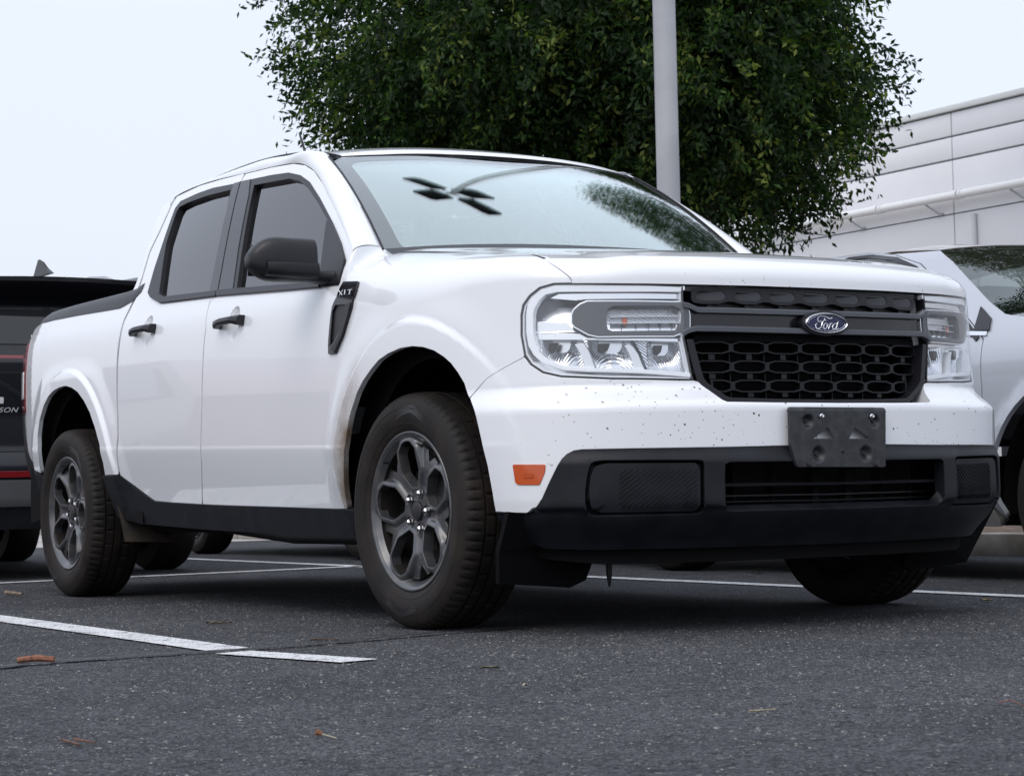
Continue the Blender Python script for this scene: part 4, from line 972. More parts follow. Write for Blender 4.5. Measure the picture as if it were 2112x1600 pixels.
# ---- head lamps
def c1(p): return p
HLo = HL[::-1]
IN_ = [(0.4592,0.959),(0.4596,0.8888),(0.4604,0.8107),(0.4502,0.7609),(0.438,0.6937)]
lamp_out = HLo + IN_[::-1] + [(0.639,0.9641)]
lamp_out = [tuple(p) for p in lamp_out]
def shrink(L, d):
    L = np.array(resample(L, .012)); n = len(L); T = np.roll(L, -1, 0)-np.roll(L, 1, 0); T /= np.linalg.norm(T, axis=1, keepdims=True)+1e-9
    area = np.sum(L[:, 0]*np.roll(L[:, 1], -1)-np.roll(L[:, 0], -1)*L[:, 1]); Nn = np.stack([-T[:, 1], T[:, 0]], 1)*np.sign(area)
    return [tuple(p) for p in L+Nn*d]
gask = shrink(lamp_out, .009)
bez = [(0.4617,0.9115),(0.4902,0.9106),(0.7493,0.9152),(0.7679,0.9077),(0.7841,0.8939),(0.7895,0.8812),(0.7898,0.8584),(0.7826,0.8496),(0.7484,0.8286),(0.7258,0.8223),(0.4949,0.821),(0.4624,0.831),(0.4433,0.8396),(0.4415,0.877),(0.4453,0.9)]
bezh = [(0.7047,0.8846),(0.7001,0.896),(0.6857,0.9037),(0.4942,0.9028),(0.4695,0.8942),(0.4662,0.877),(0.4688,0.854),(0.4833,0.8339),(0.4981,0.8288),(0.6875,0.8306),(0.7015,0.8374),(0.705,0.8503)]
ts = [(0.702,0.881),(0.7004,0.8938),(0.4992,0.8935),(0.4708,0.8792),(0.4664,0.8619),(0.4761,0.8446),(0.4911,0.8371),(0.6927,0.8378),(0.7016,0.8437)]
drl_o = [(0.4527,0.9565),(0.6863,0.9581),(0.8439,0.9617),(0.8883,0.9522),(0.9175,0.9321),(0.9293,0.9141),(0.9332,0.8883),(0.9325,0.8364),(0.9257,0.8016),(0.9107,0.7766),(0.8823,0.7525),(0.8209,0.7312),(0.7531,0.7247),(0.625,0.7181),(0.4621,0.7059),(0.4402,0.7052),(0.4464,0.7149),(0.6183,0.7265),(0.7427,0.7319),(0.8146,0.7402),(0.8623,0.7589),(0.8922,0.7801),(0.905,0.8035),(0.9123,0.8355),(0.913,0.8873),(0.9082,0.9043),(0.8918,0.9265),(0.8711,0.9413),(0.8341,0.9469),(0.6866,0.9432),(0.4708,0.9414),(0.4531,0.9473)]
band = [(0.4677,0.9368),(0.7945,0.9417),(0.833,0.9422),(0.8604,0.9318),(0.7828,0.9233),(0.7601,0.926),(0.4684,0.9238)]
sb1 = [(0.9077,0.8678),(0.8081,0.8624),(0.796,0.8462),(0.7815,0.8344),(0.9077,0.839)]
sb2 = [(0.9077,0.8347),(0.773,0.8298),(0.7514,0.8178),(0.4742,0.813),(0.4747,0.8043),(0.9077,0.8189)]
fins = [[(0.785,0.8001),(0.7625,0.8009),(0.7496,0.7791),(0.7423,0.7532),(0.7338,0.7274),(0.7585,0.7286),(0.762,0.7538),(0.7711,0.7797)], [(0.6572,0.7943),(0.6366,0.7911),(0.62,0.768),(0.6126,0.7479),(0.6002,0.7221),(0.6328,0.723),(0.6365,0.7482),(0.6448,0.7712)], [(0.4748,0.8029),(0.4572,0.8029),(0.4471,0.7698),(0.4385,0.7095),(0.4518,0.7101),(0.4634,0.7498)]]
cells = [[(0.9221,0.8197),(0.7878,0.8152),(0.7699,0.7831),(0.7608,0.7326),(0.8227,0.74),(0.8736,0.7631),(0.9105,0.7875)], [(0.7634,0.8145),(0.6528,0.8093),(0.6353,0.7745),(0.6289,0.7271),(0.7292,0.731),(0.7418,0.7709)], [(0.6308,0.809),(0.4621,0.8066),(0.4442,0.7531),(0.4345,0.7141),(0.5886,0.7252),(0.6082,0.7742)]]
MAT['bucket'] = mat('brushed lamp silver', (.82, .84, .88), .22, .85)
MAT['ripple'] = mat('rippled reflector', (.72, .74, .77), .12, .95); _t, _b = nodes(MAT['ripple']); _g = N(_t, 'ShaderNodeTexCoord'); _w = N(_t, 'ShaderNodeTexWave'); _w.wave_type = 'RINGS'; _w.rings_direction = 'SPHERICAL'; _w.inputs['Scale'].default_value = 55; _w.inputs['Distortion'].default_value = 2.
_mp = N(_t, 'ShaderNodeMapping'); _mp.inputs['Location'].default_value = (-.62, .58, -.66); _t.links.new(_g.outputs['Object'], _mp.inputs[0]); _t.links.new(_mp.outputs[0], _w.inputs['Vector']); _bp = N(_t, 'ShaderNodeBump'); _bp.inputs['Distance'].default_value = .0012; _bp.inputs['Strength'].default_value = .8
_t.links.new(_w.outputs[0], _bp.inputs['Height']); _t.links.new(_bp.outputs[0], _b.inputs['Normal'])
for mir in (False, True):
    hl = empty('head_lamp', parent=truck)
    K = dict(mirror=mir)
    panel('lamp_gasket', body, lamp_out, MAT['trim'], hl, holes=[shrink(lamp_out, .0040)], res=(.05, .05), step=.010, depth=.03, hdepth=.02, off=-.004, **K)
    panel('lamp_wall', body, shrink(lamp_out, .0045), MAT['lamp_white'], hl, holes=[gask], res=(.05, .05), step=.010, depth=.05, hdepth=.055, off=-.008, **K)
    def bucket(u, v):
        p = body(u, v); n = fnormal(body, np.asarray(u, float), np.asarray(v, float), MID); vv = np.asarray(v, float); k_ = np.clip((vv-.83)/.10, 0, 1)
        return p - n*(np.where(vv > .83, .020+.045*k_, .058))[..., None]
    panel('lamp_bucket', bucket, gask, MAT['bucket'], hl, res=(.008, .008), step=.010, depth=0, **K)
    def flute(u, v):
        p = body(u, v); n = fnormal(body, np.asarray(u, float), np.asarray(v, float), MID); return p - n*(.005+0*np.asarray(v, float))[..., None]
    panel('light_guide', flute, drl_o, mat('light guide', (.92, .94, .97), .12, 0, 1.) if not mir else bpy.data.materials['light guide'], hl, res=(.012, .0042), step=.008, depth=.02, off=0., **K)
    panel('lamp_band', body, band, MAT['silver'], hl, res=(.03, .03), step=.012, depth=.02, off=-.022, **K)
    for q in (sb1, sb2): panel('lamp_shelf', body, q, MAT['silver'], hl, res=(.03, .03), step=.012, depth=.03, off=-.024, **K)
    for q in fins: panel('lamp_fin', body, q, MAT['lamp_white'], hl, res=(.03, .03), step=.008, depth=.03, off=-.014, **K)
    for q in cells:
        qc = np.mean(q, 0)
        def dish(u, v, c=qc):
            p = flatf(-.022)(u, v); n = fnormal(body, u, v, MID); h_ = (v-c[1])/.036; w_ = np.clip(1-((u-c[0])/.060)**2, 0, 1)
            return p - n*(w_*(.012+.034*smooth(-1.1, .9, h_)) + .003*np.abs(np.sin((u-c[0])*55)) )[..., None]
        panel('reflector', dish, q, MAT['ripple'], hl, res=(.006, .006), step=.006, depth=0, **K)
        def shadef(u, v, c=qc):
            p = flatf(-.026)(u, v); return p
        panel('reflector_painted_shade', shadef, [(qc[0]+.034, qc[1]+.030), (qc[0]+.004, qc[1]+.030), (qc[0]+.010, qc[1]+.014), (qc[0]+.024, qc[1]+.004), (qc[0]+.034, qc[1]+.010)], MAT['gloss_black'], hl, res=(.01, .01), step=.006, depth=.012, **K)  # black patch put in as the shade in each cell's upper corner
    panel('lamp_bezel', body, bez, MAT['lamp_grey'], hl, holes=[bezh], res=(.03, .03), step=.010, depth=.03, hdepth=.03, off=-.003, **K)
    panel('bezel_line', body, shrink(bez, -.0045), MAT['silver'], hl, holes=[shrink(bez, -.0005)], res=(.05, .05), step=.010, depth=.01, off=-.008, **K)
    tl = panel('turn_signal', body, ts, MAT['ripple'], hl, res=(.03, .03), step=.012, depth=.02, off=-.030, **K)
    tb = np.array(ts); s0, s1 = tb[:, 0].min(), tb[:, 0].max(); z0, z1_ = tb[:, 1].min(), tb[:, 1].max()
    for fz in (.34, .66): sweep('signal_rib', body, [(s0+.008, z0+(z1_-z0)*fz), (s1-.008, z0+(z1_-z0)*fz)], [(-.0012, -.03), (-.0008, -.016), (.0008, -.016), (.0012, -.03)], MAT['lamp_white'], hl, mirror=mir)
    for fs in (.12, .30, .48, .66, .84): sweep('signal_rib', lambda a, b: body(b, a), [(z0+.003, s0+(s1-s0)*fs), (z0+(z1_-z0)*.33, s0+(s1-s0)*fs)], [(-.001, -.03), (-.0008, -.018), (.0008, -.018), (.001, -.03)], MAT['lamp_grey'], hl, mirror=mir, step=.02)
    panel('signal_bulb', body, ell((s1-(s1-s0)*.20, z0+(z1_-z0)*.42), .006, .011, 12), MAT['amber'], hl, res=(.02, .02), step=.006, depth=.004, off=-.020, **K)
    panel('lamp_lens', body, shrink(lamp_out, .003), MAT['lens'], hl, res=(.03, .03), step=.012, depth=0, off=.001, **K)

# ---------------------------------------------------------------- wheels (axis along y, outer face towards -y, hub at the origin)
RW = .352
def hexwin(ang):
    c, s_ = math.cos(math.radians(ang)), math.sin(math.radians(ang))
    h = [(.30, .065), (.30, -.065), (.50, -.215), (.78, -.215), (.885, -.11), (.905, 0), (.885, .11), (.78, .215), (.50, .215)]
    return rounded([((a*c-b*s_)*.232, (a*s_+b*c)*.232) for a, b in h], .0055, 2)
def smallwin(ang):
    c, s_ = math.cos(math.radians(ang)), math.sin(math.radians(ang))
    h = [(.68, 0), (.86, .135), (.895, 0), (.86, -.135)]
    return rounded([((a*c-b*s_)*.232, (a*s_+b*c)*.232) for a, b in h], .008, 3)
WINS = [hexwin(26+72*k) for k in range(5)]; SM = [smallwin(62+72*k) for k in range(5)]
def rimface(u, v):
    u = np.asarray(u, float); v = np.asarray(v, float); sh = u.shape; P = np.stack([u.ravel(), v.ravel()], 1)
    r = np.hypot(P[:, 0], P[:, 1]); d = np.full(len(P), 1.)
    for w in WINS: d = np.minimum(d, seg_dist(P, w))
    base = .070 + .022*smooth(.03, .20, r) + .004*smooth(.218, .224, r)
    pocket = smooth(.008, .021, d)*smooth(.050, .085, r)*(.008 + .013*smooth(.12, .21, r))*smooth(.2250, .196, r)
    ridge = .002*smooth(.011, .003, d)*smooth(.226, .21, r)
    return np.stack([P[:, 0], -(base-pocket+ridge), P[:, 1]], -1).reshape(sh+(3,))
def make_wheel(name_label):
    w = empty('wheel', parent=truck)
    # tyre
    prof = [(.232, -.088), (.239, -.098), (.246, -.1025), (.262, -.1095), (.285, -.1145), (.305, -.1140), (.322, -.1095), (.334, -.1030), (.3425, -.0945), (.3475, -.084), (.3500, -.070), (.3512, -.0590), (.3512, -.0575), (.3440, -.0570), (.3440, -.0490), (.3518, -.0485),
            (.3522, -.024), (.3522, -.0215), (.3450, -.021), (.3450, -.013), (.3524, -.0125)]
    prof = prof + [(r, -h) for r, h in prof[::-1]] + [(.20, .085), (.20, -.085)]
    nseg = 296
    def mod(i, j, r, h):
        ah = abs(h)
        if .0600 < ah < .0985 and r > .333 and i % 4 == 0: return (r-.0050, h*.997)
        if .0125 < ah < .049 and r > .348 and (i+2) % 8 == 0: return (r-.0045, h)
        return (r, h)
    tm = lathe_mesh('tyre', prof, nseg, 'y', angle=30, mod=mod)
    ty = link('tyre', tm, MAT['rubber'], w)
    for rr, hh, wd in ((.3045, -.1146, .0006), (.259, -.1090, .0005)):
        V, F = lathe('x', [(rr-.0012, hh+.0008), (rr, hh-wd), (rr+.0012, hh+.0008)], 96); link('sidewall_rib', mesh('sidewall_rib', V, F), MAT['rubber'], w)
    for a0 in (66, 246):                                             # angular sidewall panels
        V = []; F = []; n_ = 16
        for i in range(n_+1):
            a = math.radians(a0+34*i/n_)
            rA = .272+.020*(1-abs(i-n_*.45)/(n_*.55)); rB = rA+.024
            for rr in (rA, rB): 
                hy = -np.interp(rr, [.246, .262, .285, .305, .322, .334], [.1025, .1095, .1145, .1140, .1095, .1030])-.0012
                V.append((rr*math.cos(a), hy, rr*math.sin(a)))
        F = [(2*i, 2*i+1, 2*i+3, 2*i+2) for i in range(n_)]
        link('sidewall_panel', mesh('sidewall_panel', V, F), MAT['dark'] if False else MAT['rubber2'], w)
    # alloy
    circ = [(.2265*math.cos(2*math.pi*i/120), .2265*math.sin(2*math.pi*i/120)) for i in range(120)]
    al = link('rim', panel_mesh('rim', rimface, circ, holes=WINS+SM, rings=[(0., 0., list(np.arange(.2085, .2260, .0025)), (1., 0.), 1)], res=(.0034, .0034), step=.004, depth=.02, hdepth=.034, ref=np.array([0, .3, 0])), MAT['wheel'], w)
    V, F = lathe('x', [(.224, -.094), (.2275, -.0985), (.2335, -.1005), (.2365, -.0990), (.2375, -.094), (.236, -.088)], 128); link('rim_flange', mesh('rim_flange', V, F), MAT['wheel'], w)
    V, F = lathe('x', [(.226, -.090), (.218, -.07), (.205, -.05), (.198, .0), (.200, .08)], 64); link('rim_barrel', mesh('rim_barrel', V, F), MAT['wheel_dark'], w)
    link('hub_disc', lathe_mesh('hub_disc', [(0, -.028), (.07, -.028), (.075, -.02), (.148, -.018), (.150, -.012), (.150, .004), (0, .004)], 48, 'y'), MAT['brake'], w)
    box('brake_caliper', (.105, -.012, .045), (.10, .07, .13), MAT['wheel_dark'], w, .012)
    link('backing_plate', lathe_mesh('backing_plate', [(0, .02), (.197, .02)], 40, 'y'), MAT['dark'], w)
    link('centre_cap', lathe_mesh('centre_cap', [(0, -.0790), (.024, -.0788), (.027, -.0775), (.0285, -.0790), (.030, -.0775), (.031, -.070)], 40, 'y'), MAT['wheel_dark'], w)
    lug = lathe_mesh('lug_nut', [(0, -.022), (.005, -.0215), (.0088, -.018), (.0098, -.012), (.0098, 0)], 6, 'y'); well = lathe_mesh('lug_well', [(.0175, -.0735), (.0155, -.071), (.0145, -.060), (0, -.060)], 24, 'y')
    for k in range(5):
        a = math.radians(26+36+72*k+10.5); p = (.055*math.cos(a), 0, .055*math.sin(a))
        link('lug_well', well, MAT['gloss_black'], w, p); o = link('lug_nut', lug, MAT['chrome'], w, (p[0], -.0625, p[2]))
    link('valve', lathe_mesh('valve', [(0, -.02), (.0025, -.02), (.003, 0), (0, 0)], 8, 'y'), MAT['trim'], w, (.205*math.cos(2.35), -.086, .205*math.sin(2.35)))
    return w
MAT['rubber2'] = mat('moulded rubber', (.010, .010, .011), .42)
MAT['wheel_dark'] = mat('shadow grey alloy', (.035, .035, .038), .45, .5)
MAT['brake'] = vary(mat('brake disc', (.12, .11, .10), .45, .8), (.05, .04, .035), (.16, .15, .14), 20)
wh = make_wheel('front')
def place_wheel(w, x, sg, steer, spin):
    w.location = (x, sg*.800, .3485); R_ = Matrix.Rotation(math.radians(steer), 4, 'Z') @ Matrix.Rotation(math.radians(0 if sg < 0 else 180), 4, 'Z') @ Matrix.Rotation(math.radians(spin), 4, 'Y')
    w.rotation_euler = R_.to_euler(); return w
w2, w3, w4 = copy_tree(wh, truck), copy_tree(wh, truck), copy_tree(wh, truck)
place_wheel(wh, 0., -1, 2.2, 0); place_wheel(w2, -3.076, -1, 0, 29); place_wheel(w3, 0., 1, 2.2, 50); place_wheel(w4, -3.076, 1, 0, 10)
for w, nm in ((wh, 'right front wheel, turned slightly outward'), (w2, 'right rear wheel with dusty rim')): w['label'] = nm
# mud flap strip behind the rear wheel
bm = bmesh.new(); a = [bm.verts.new(p) for p in ((-2.60, -.885, .50), (-2.50, -.88, .345), (-2.47, -.87, .235), (-2.47, -.66, .225), (-2.52, -.64, .40), (-2.60, -.66, .52))]; bm.faces.new(a)
link('splash_guard', bm_mesh('splash_guard', bm), vary(mat('muddy plastic', (.04, .03, .02), .8), (.055, .036, .02), (.02, .017, .015), 8), truck)
# ---------------------------------------------------------------- mirrors
def superloft(name, secs, mt, parent, nseg=28, expo=3.2, mir=1, angle=60):
    """sections: (centre xyz, half along x, half along z), carried along y"""
    V = []; F = []
    for c, hx, hz, ex in secs:
        for k in range(nseg):
            a = 2*math.pi*k/nseg; ca, sa = math.cos(a), math.sin(a)
            V.append((c[0]+hx*np.sign(ca)*abs(ca)**(2/ex), c[1], c[2]+hz*np.sign(sa)*abs(sa)**(2/ex)))
    n = len(secs)
    for i in range(n-1):
        for k in range(nseg): F.append((i*nseg+k, i*nseg+(k+1) % nseg, (i+1)*nseg+(k+1) % nseg, (i+1)*nseg+k))
    F.append(tuple(range(nseg))[::-1]); F.append(tuple(range((n-1)*nseg, n*nseg)))
    V = np.array(V)*[1, mir, 1]; bm = bmesh.new(); q = [bm.verts.new(v) for v in V]
    for f in F: bm.faces.new([q[i] for i in f])
    return link(name, bm_mesh(name, bm, smooth=True, angle=angle), mt, parent)
MX, MZ = [-0.6007898522958888,1.1523139887195568]
for mir in (1, -1):
    mr_ = empty('wing_mirror', parent=truck)
    y0, y1 = -.925, -1.135
    secs = []
    for t in np.linspace(0, 1, 15):
        y = y0+(y1-y0)*t; g_ = (1-max(0, (t-.55)/.45)**2.6*.80); g0 = 1-.06*(1-t)**2
        up_ = .072*g_*g0; dn_ = .072*(1-max(0, (t-.5)/.5)**3*.62)
        zc = MZ + (up_-dn_)/2; hz = (up_+dn_)/2; hx = .060*(1-.55*max(0, (t-.4)/.6)**2.2)
        secs.append(((MX-.012*t, y, zc), hx, hz, 3.0))
    superloft('mirror_shell', secs, MAT['trim'], mr_, mir=mir)
    secs = [((MX+.006, y0+.004+(y1-y0)*t, MZ-.036+.004*t), .0600*(1-.5*max(0, (t-.4)/.6)**2.2), .030*(1-.35*t**3), 3.4) for t in np.linspace(0, .82, 10)]
    superloft('mirror_base_shell', secs, MAT['grille_plastic'], mr_, mir=mir)
    secs = [((MX-.004, y0+.02+(y1-y0)*t, MZ+.001-.0*t), .0605*(1-.5*max(0, (t-.4)/.6)**2.2), .0022, 2.5) for t in np.linspace(0, .70, 8)]
    arm = [((MX+.004, -.975, MZ-.052), .040, .016, 3), ((MX+.006, -.93, MZ-.053), .040, .019, 3), ((MX+.012, -.90, MZ-.054), .042, .021, 3), ((MX+.02, -.875, MZ-.056), .048, .024, 3), ((MX+.03, -.85, MZ-.058), .055, .026, 3)]
    superloft('mirror_arm', arm, MAT['grille_plastic'], mr_, mir=mir)
    pts = [(MX-.062, y, z) for y, z in ((y0-.015, MZ-.055), (y0-.015, MZ+.055), (y1+.03, MZ+.05), (y1+.02, MZ-.05))]
    bm = bmesh.new(); bm.faces.new([bm.verts.new((a, b*mir, c)) for a, b, c in pts]); link('mirror_glass', bm_mesh('mirror_glass', bm), MAT['chrome'], mr_)
# ---------------------------------------------------------------- door handles
def handle(c, L0, L1, mir):
    h = empty('door_handle', parent=truck); rows = []; n = 22
    for i in range(n+1):
        t = i/n; x = c[0]+L0+(L1-L0)*t; p = side(x, c[1])
        arch = smooth(0, .28, t)*smooth(1, .72, t)
        hz = .0165 + .002*smooth(.7, 1., t) - .0035*arch; zc = c[1]+.004 + .0055*arch
        y_out = .030 + .010*arch; y_in = -.002 + .024*arch*1.0
        sl_ = .006*(t-.5)*0
        for dz, yy in ((-hz, y_in), (-hz*.9, y_out*.86), (-hz*.2, y_out), (hz*.6, y_out*.93), (hz, y_out*.62), (hz*.95, y_in)): rows.append((x, p[1]-yy, zc+dz))
    V = np.array(rows)*[1, mir, 1]; k = 6; F = [(i*k+j, i*k+(j+1) % k, (i+1)*k+(j+1) % k, (i+1)*k+j) for i in range(n) for j in range(k)] + [tuple(range(k))[::-1], tuple(range(n*k, n*k+k))]
    bm = bmesh.new(); q = [bm.verts.new(v) for v in V]
    for f in F: bm.faces.new([q[i] for i in f])
    link('grip', bm_mesh('grip', bm, smooth=True, bevel=0, angle=28), MAT['trim'], h)
    return h
for mir in (1, -1):
    handle(h1c, -.118, .095, mir); handle(h2c, -.118, .095, mir)
# ---------------------------------------------------------------- fender vent with its badge
vo = [(1.9818,1.0895),(1.8812,1.0817),(1.8719,1.0612),(1.8816,0.9795),(1.9025,0.945),(1.9328,0.8974),(1.9816,0.8435),(2.0285,0.8448),(2.0313,0.8726),(2.0238,0.9551),(2.0171,0.9914),(1.9914,1.028)]
vh = [(1.9947,0.9964),(1.9217,0.9926),(1.9254,0.9652),(1.9447,0.9166),(1.9931,0.8791),(2.0186,0.8671),(2.0138,0.9358),(2.0127,0.9772)]
both('fender_vent', body, vo, MAT['gloss_black'], truck, holes=[vh], res=(.02, .02), step=.01, depth=.012, hdepth=.016, off=.008)
both('vent_scoop', body, vh, MAT['trim'], truck, res=(.02, .02), step=.01, depth=0, off=.0015)
vr = [(1.9152,0.9893),(1.8775,0.995),(1.898,0.9492),(1.9277,0.897),(1.9796,0.8461),(2.0026,0.8568),(1.9529,0.8944),(1.9254,0.9424)]
both('vent_blade', body, vr, MAT['trim'], truck, res=(.02, .02), step=.01, depth=.006, off=.012)
vb = [(1.9782,1.0577),(1.8652,1.0505),(1.8691,1.0167),(1.9839,1.0237)]
both('vent_badge', body, vb, MAT['gloss_black'], truck, res=(.02, .02), step=.01, depth=.003, off=.0095)
vl = [[[(1.9831,1.0518),(1.946,1.029)],[(1.951,1.0497),(1.9654,1.0294)],[(1.938,1.0492),(1.933,1.0291),(1.9165,1.0277)],[(1.9157,1.046),(1.8897,1.0463)],[(1.9022,1.0461),(1.9004,1.027)]]]
for st in vl:
    st = st[0] if isinstance(st[0][0], tuple) and isinstance(st[0][0][0], tuple) else st
for st in (vl[0] if len(vl) == 1 else vl):
    pts = []
    for s0, t0 in st:
        p = body(s0, t0); n_ = fnormal(body, np.array(s0), np.array(t0), MID); pts.append(p+n_*.0105)
    for mir in (1, -1):
        tube_obj('badge_letter', [q*[1, mir, 1] for q in pts], .0016, MAT['chrome'], truck, 6)
# ---------------------------------------------------------------- tail lamps
tlc = [(-3.70, 1.105), (-3.70, .80), (-3.78, .79), (-3.88, .80), (-3.93, .86), (-3.95, 1.0), (-3.92, 1.10)]
def tailf(u, v):
    p = side(u, v); return p
both('tail_lamp', tailf, tlc, MAT['red'], truck, res=(.03, .03), step=.02, depth=.04, off=.006)
both('tail_lamp_reverse', tailf, [(-3.76, .98), (-3.76, .86), (-3.86, .86), (-3.86, .98)], MAT['lamp_white'], truck, res=(.03, .03), step=.02, depth=.01, off=.009)

# ================================================================ ground, markings, kerb
def ground_mat():
    m_ = mat('asphalt', (.05, .05, .055), .85); t, b = nodes(m_); g = N(t, 'ShaderNodeTexCoord')
    def noise(sc, det=3, rough=.55):
        n = N(t, 'ShaderNodeTexNoise'); n.inputs['Scale'].default_value = sc; n.inputs['Detail'].default_value = det; n.inputs['Roughness'].default_value = rough; t.links.new(g.outputs['Object'], n.inputs['Vector']); return n.outputs[0]
    v = N(t, 'ShaderNodeTexVoronoi'); v.inputs['Scale'].default_value = 165; t.links.new(g.outputs['Object'], v.inputs['Vector'])
    v2 = N(t, 'ShaderNodeTexVoronoi'); v2.inputs['Scale'].default_value = 62; t.links.new(g.outputs['Object'], v2.inputs['Vector'])
    cs = N(t, 'ShaderNodeSeparateXYZ'); t.links.new(v.outputs['Color'], cs.inputs[0]); cs2 = N(t, 'ShaderNodeSeparateXYZ'); t.links.new(v2.outputs['Color'], cs2.inputs[0])
    big = noise(.55, 4); mid = noise(5, 5)
    base = mixc(t, smst(t, M_(t, 'ADD', M_(t, 'MULTIPLY', big, .6), M_(t, 'MULTIPLY', mid, .4)), .35, .65), (.030, .032, .037), (.065, .067, .073))
    shade = mixc(t, cs.outputs[0], (.25, .25, .27), (2.0, 2.0, 2.05))
    mm = t.nodes.new('ShaderNodeMix'); mm.data_type = 'RGBA'; mm.blend_type = 'MULTIPLY'; mm.inputs[0].default_value = 1; t.links.new(base, mm.inputs[6]); t.links.new(shade, mm.inputs[7]); c = mm.outputs[2]
    st = M_(t, 'MULTIPLY', smst(t, cs2.outputs[1], .95, .985), smst(t, v2.outputs['Distance'], .42, .30))
    c = mixc(t, st, c, mixc(t, cs2.outputs[2], (.22, .20, .16), (.42, .42, .42)) if False else (.21, .205, .195))
    blk = smst(t, cs2.outputs[0], .93, .97); c = mixc(t, M_(t, 'MULTIPLY', blk, .8), c, (.014, .014, .016))
    t.links.new(c, b.inputs['Base Color'])
    h = M_(t, 'ADD', M_(t, 'MULTIPLY', M_(t, 'SUBTRACT', .5, v.outputs['Distance']), 1.0), M_(t, 'MULTIPLY', noise(320, 2), .5))
    bp_ = N(t, 'ShaderNodeBump'); bp_.inputs['Strength'].default_value = 1.; bp_.inputs['Distance'].default_value = .008; t.links.new(h, bp_.inputs['Height']); t.links.new(bp_.outputs[0], b.inputs['Normal'])
    b.inputs['Specular IOR Level'].default_value = .3
    return m_
MAT['asphalt'] = ground_mat()
xs = [-90, -30, -12, -6, -2, 0, 2, 4, 6, 12, 40]; ys = [-60, -20, -8, -4, -1.7, 0, 2, 4.25]
V = [(x, y, 0) for x in xs for y in ys]; F = [(i*8+j, (i+1)*8+j, (i+1)*8+j+1, i*8+j+1) for i in range(10) for j in range(7)]
tag(link('parking_lot', mesh('parking_lot', V, F), MAT['asphalt']), kind='structure')
def line_mat():
    m_ = mat('road paint', (.62, .62, .62), .7); t, b = nodes(m_); g = N(t, 'ShaderNodeTexCoord')
    n = N(t, 'ShaderNodeTexNoise'); n.inputs['Scale'].default_value = 150; n.inputs['Detail'].default_value = 4; t.links.new(g.outputs['Object'], n.inputs['Vector'])
    n2 = N(t, 'ShaderNodeTexNoise'); n2.inputs['Scale'].default_value = 14; n2.inputs['Detail'].default_value = 4; t.links.new(g.outputs['Object'], n2.inputs['Vector'])
    w = smst(t, M_(t, 'ADD', n.outputs[0], M_(t, 'MULTIPLY', n2.outputs[0], .45)), .75, .86)
    t.links.new(mixc(t, w, (.62, .63, .64), (.12, .12, .125)), b.inputs['Base Color'])
    bp_ = N(t, 'ShaderNodeBump'); bp_.inputs['Strength'].default_value = .7; bp_.inputs['Distance'].default_value = .003; t.links.new(n.outputs[0], bp_.inputs['Height']); t.links.new(bp_.outputs[0], b.inputs['Normal']); return m_
MAT['line'] = line_mat()
def ribbon(name, pts, w, z, mt, jag=.0018, seed=1, taper=None):
    r = random.Random(seed); P = resample([p[:2] for p in pts], .02, closed=False); n = len(P); V = []
    for i, p in enumerate(P):
        tg_ = P[min(i+1, n-1)]-P[max(i-1, 0)]; tg_ = tg_/(np.linalg.norm(tg_)+1e-9); nn = np.array([-tg_[1], tg_[0]]); ww = w/2*(1 if taper is None else taper(i/(n-1)))
        for s_ in (-1, 1): q = p+nn*s_*(ww+r.uniform(-jag, jag)); V.append((q[0], q[1], z))
    return link(name, mesh(name, V, [(2*i, 2*i+2, 2*i+3, 2*i+1) for i in range(n-1)]), mt)
L1 = [[-1.6388082421010983,-1.6285156800500014,0.0],[-0.4910492982124399,-1.6289770937259633,0.0],[0.3656747147467385,-1.6352845422037432,0.0]]; L2 = [[0.4723480923685486,-1.6670198138881704,0.0],[0.633529119427684,-1.630545275501746,0.0],[0.9750013174665737,-1.5531515284051998,0.0]]
L0 = [L1[0][0]-2.6*(L1[2][0]-L1[0][0])/abs(L1[2][0]-L1[0][0]), L1[0][1]-(L1[2][1]-L1[0][1])/(L1[2][0]-L1[0][0])*2.6, 0]
for nm, pts, w in (('parking_line', [L0]+L1, .125), ('parking_line', L2, .115),
                   ('parking_line', [(-5.02, 1.44), (.9, 1.40)], .10), ('parking_line', [(-4.72, -1.7), (-4.79, -.66), (-5.10, 1.50), (-5.3, 4.2)], .10), ('parking_line', [(-9.6, 1.46), (-5.05, 1.46)], .10), ('parking_line', [(-9.6, -1.64), (-5.0, -1.64)], .10)):
    tag(ribbon(nm, pts, w, .004, MAT['line'], seed=len(pts)), kind='structure')
tar = mat('tar seam', (.012, .012, .013), .55)
CR = [[0.5458486069879376,-2.3449854442564666,0.0],[0.4598542499780418,-2.199232873625486,0.0],[0.43820167159415924,-2.018413768833773,0.0],[0.42178711430582805,-1.8452753039122607,0.0],[0.4467106234297029,-1.669585905780461,0.0],[0.39707550218239085,-1.4688787147325129,0.0],[0.34158286544597427,-1.211557156931939,0.0],[0.260814278078044,-0.9568029748718474,0.0],[0.21936725970876658,-0.6448385451417487,0.0]]
tag(ribbon('tar_seam', CR, .040, .0075, tar, .013, 5, lambda t: 1-.5*t), kind='structure')
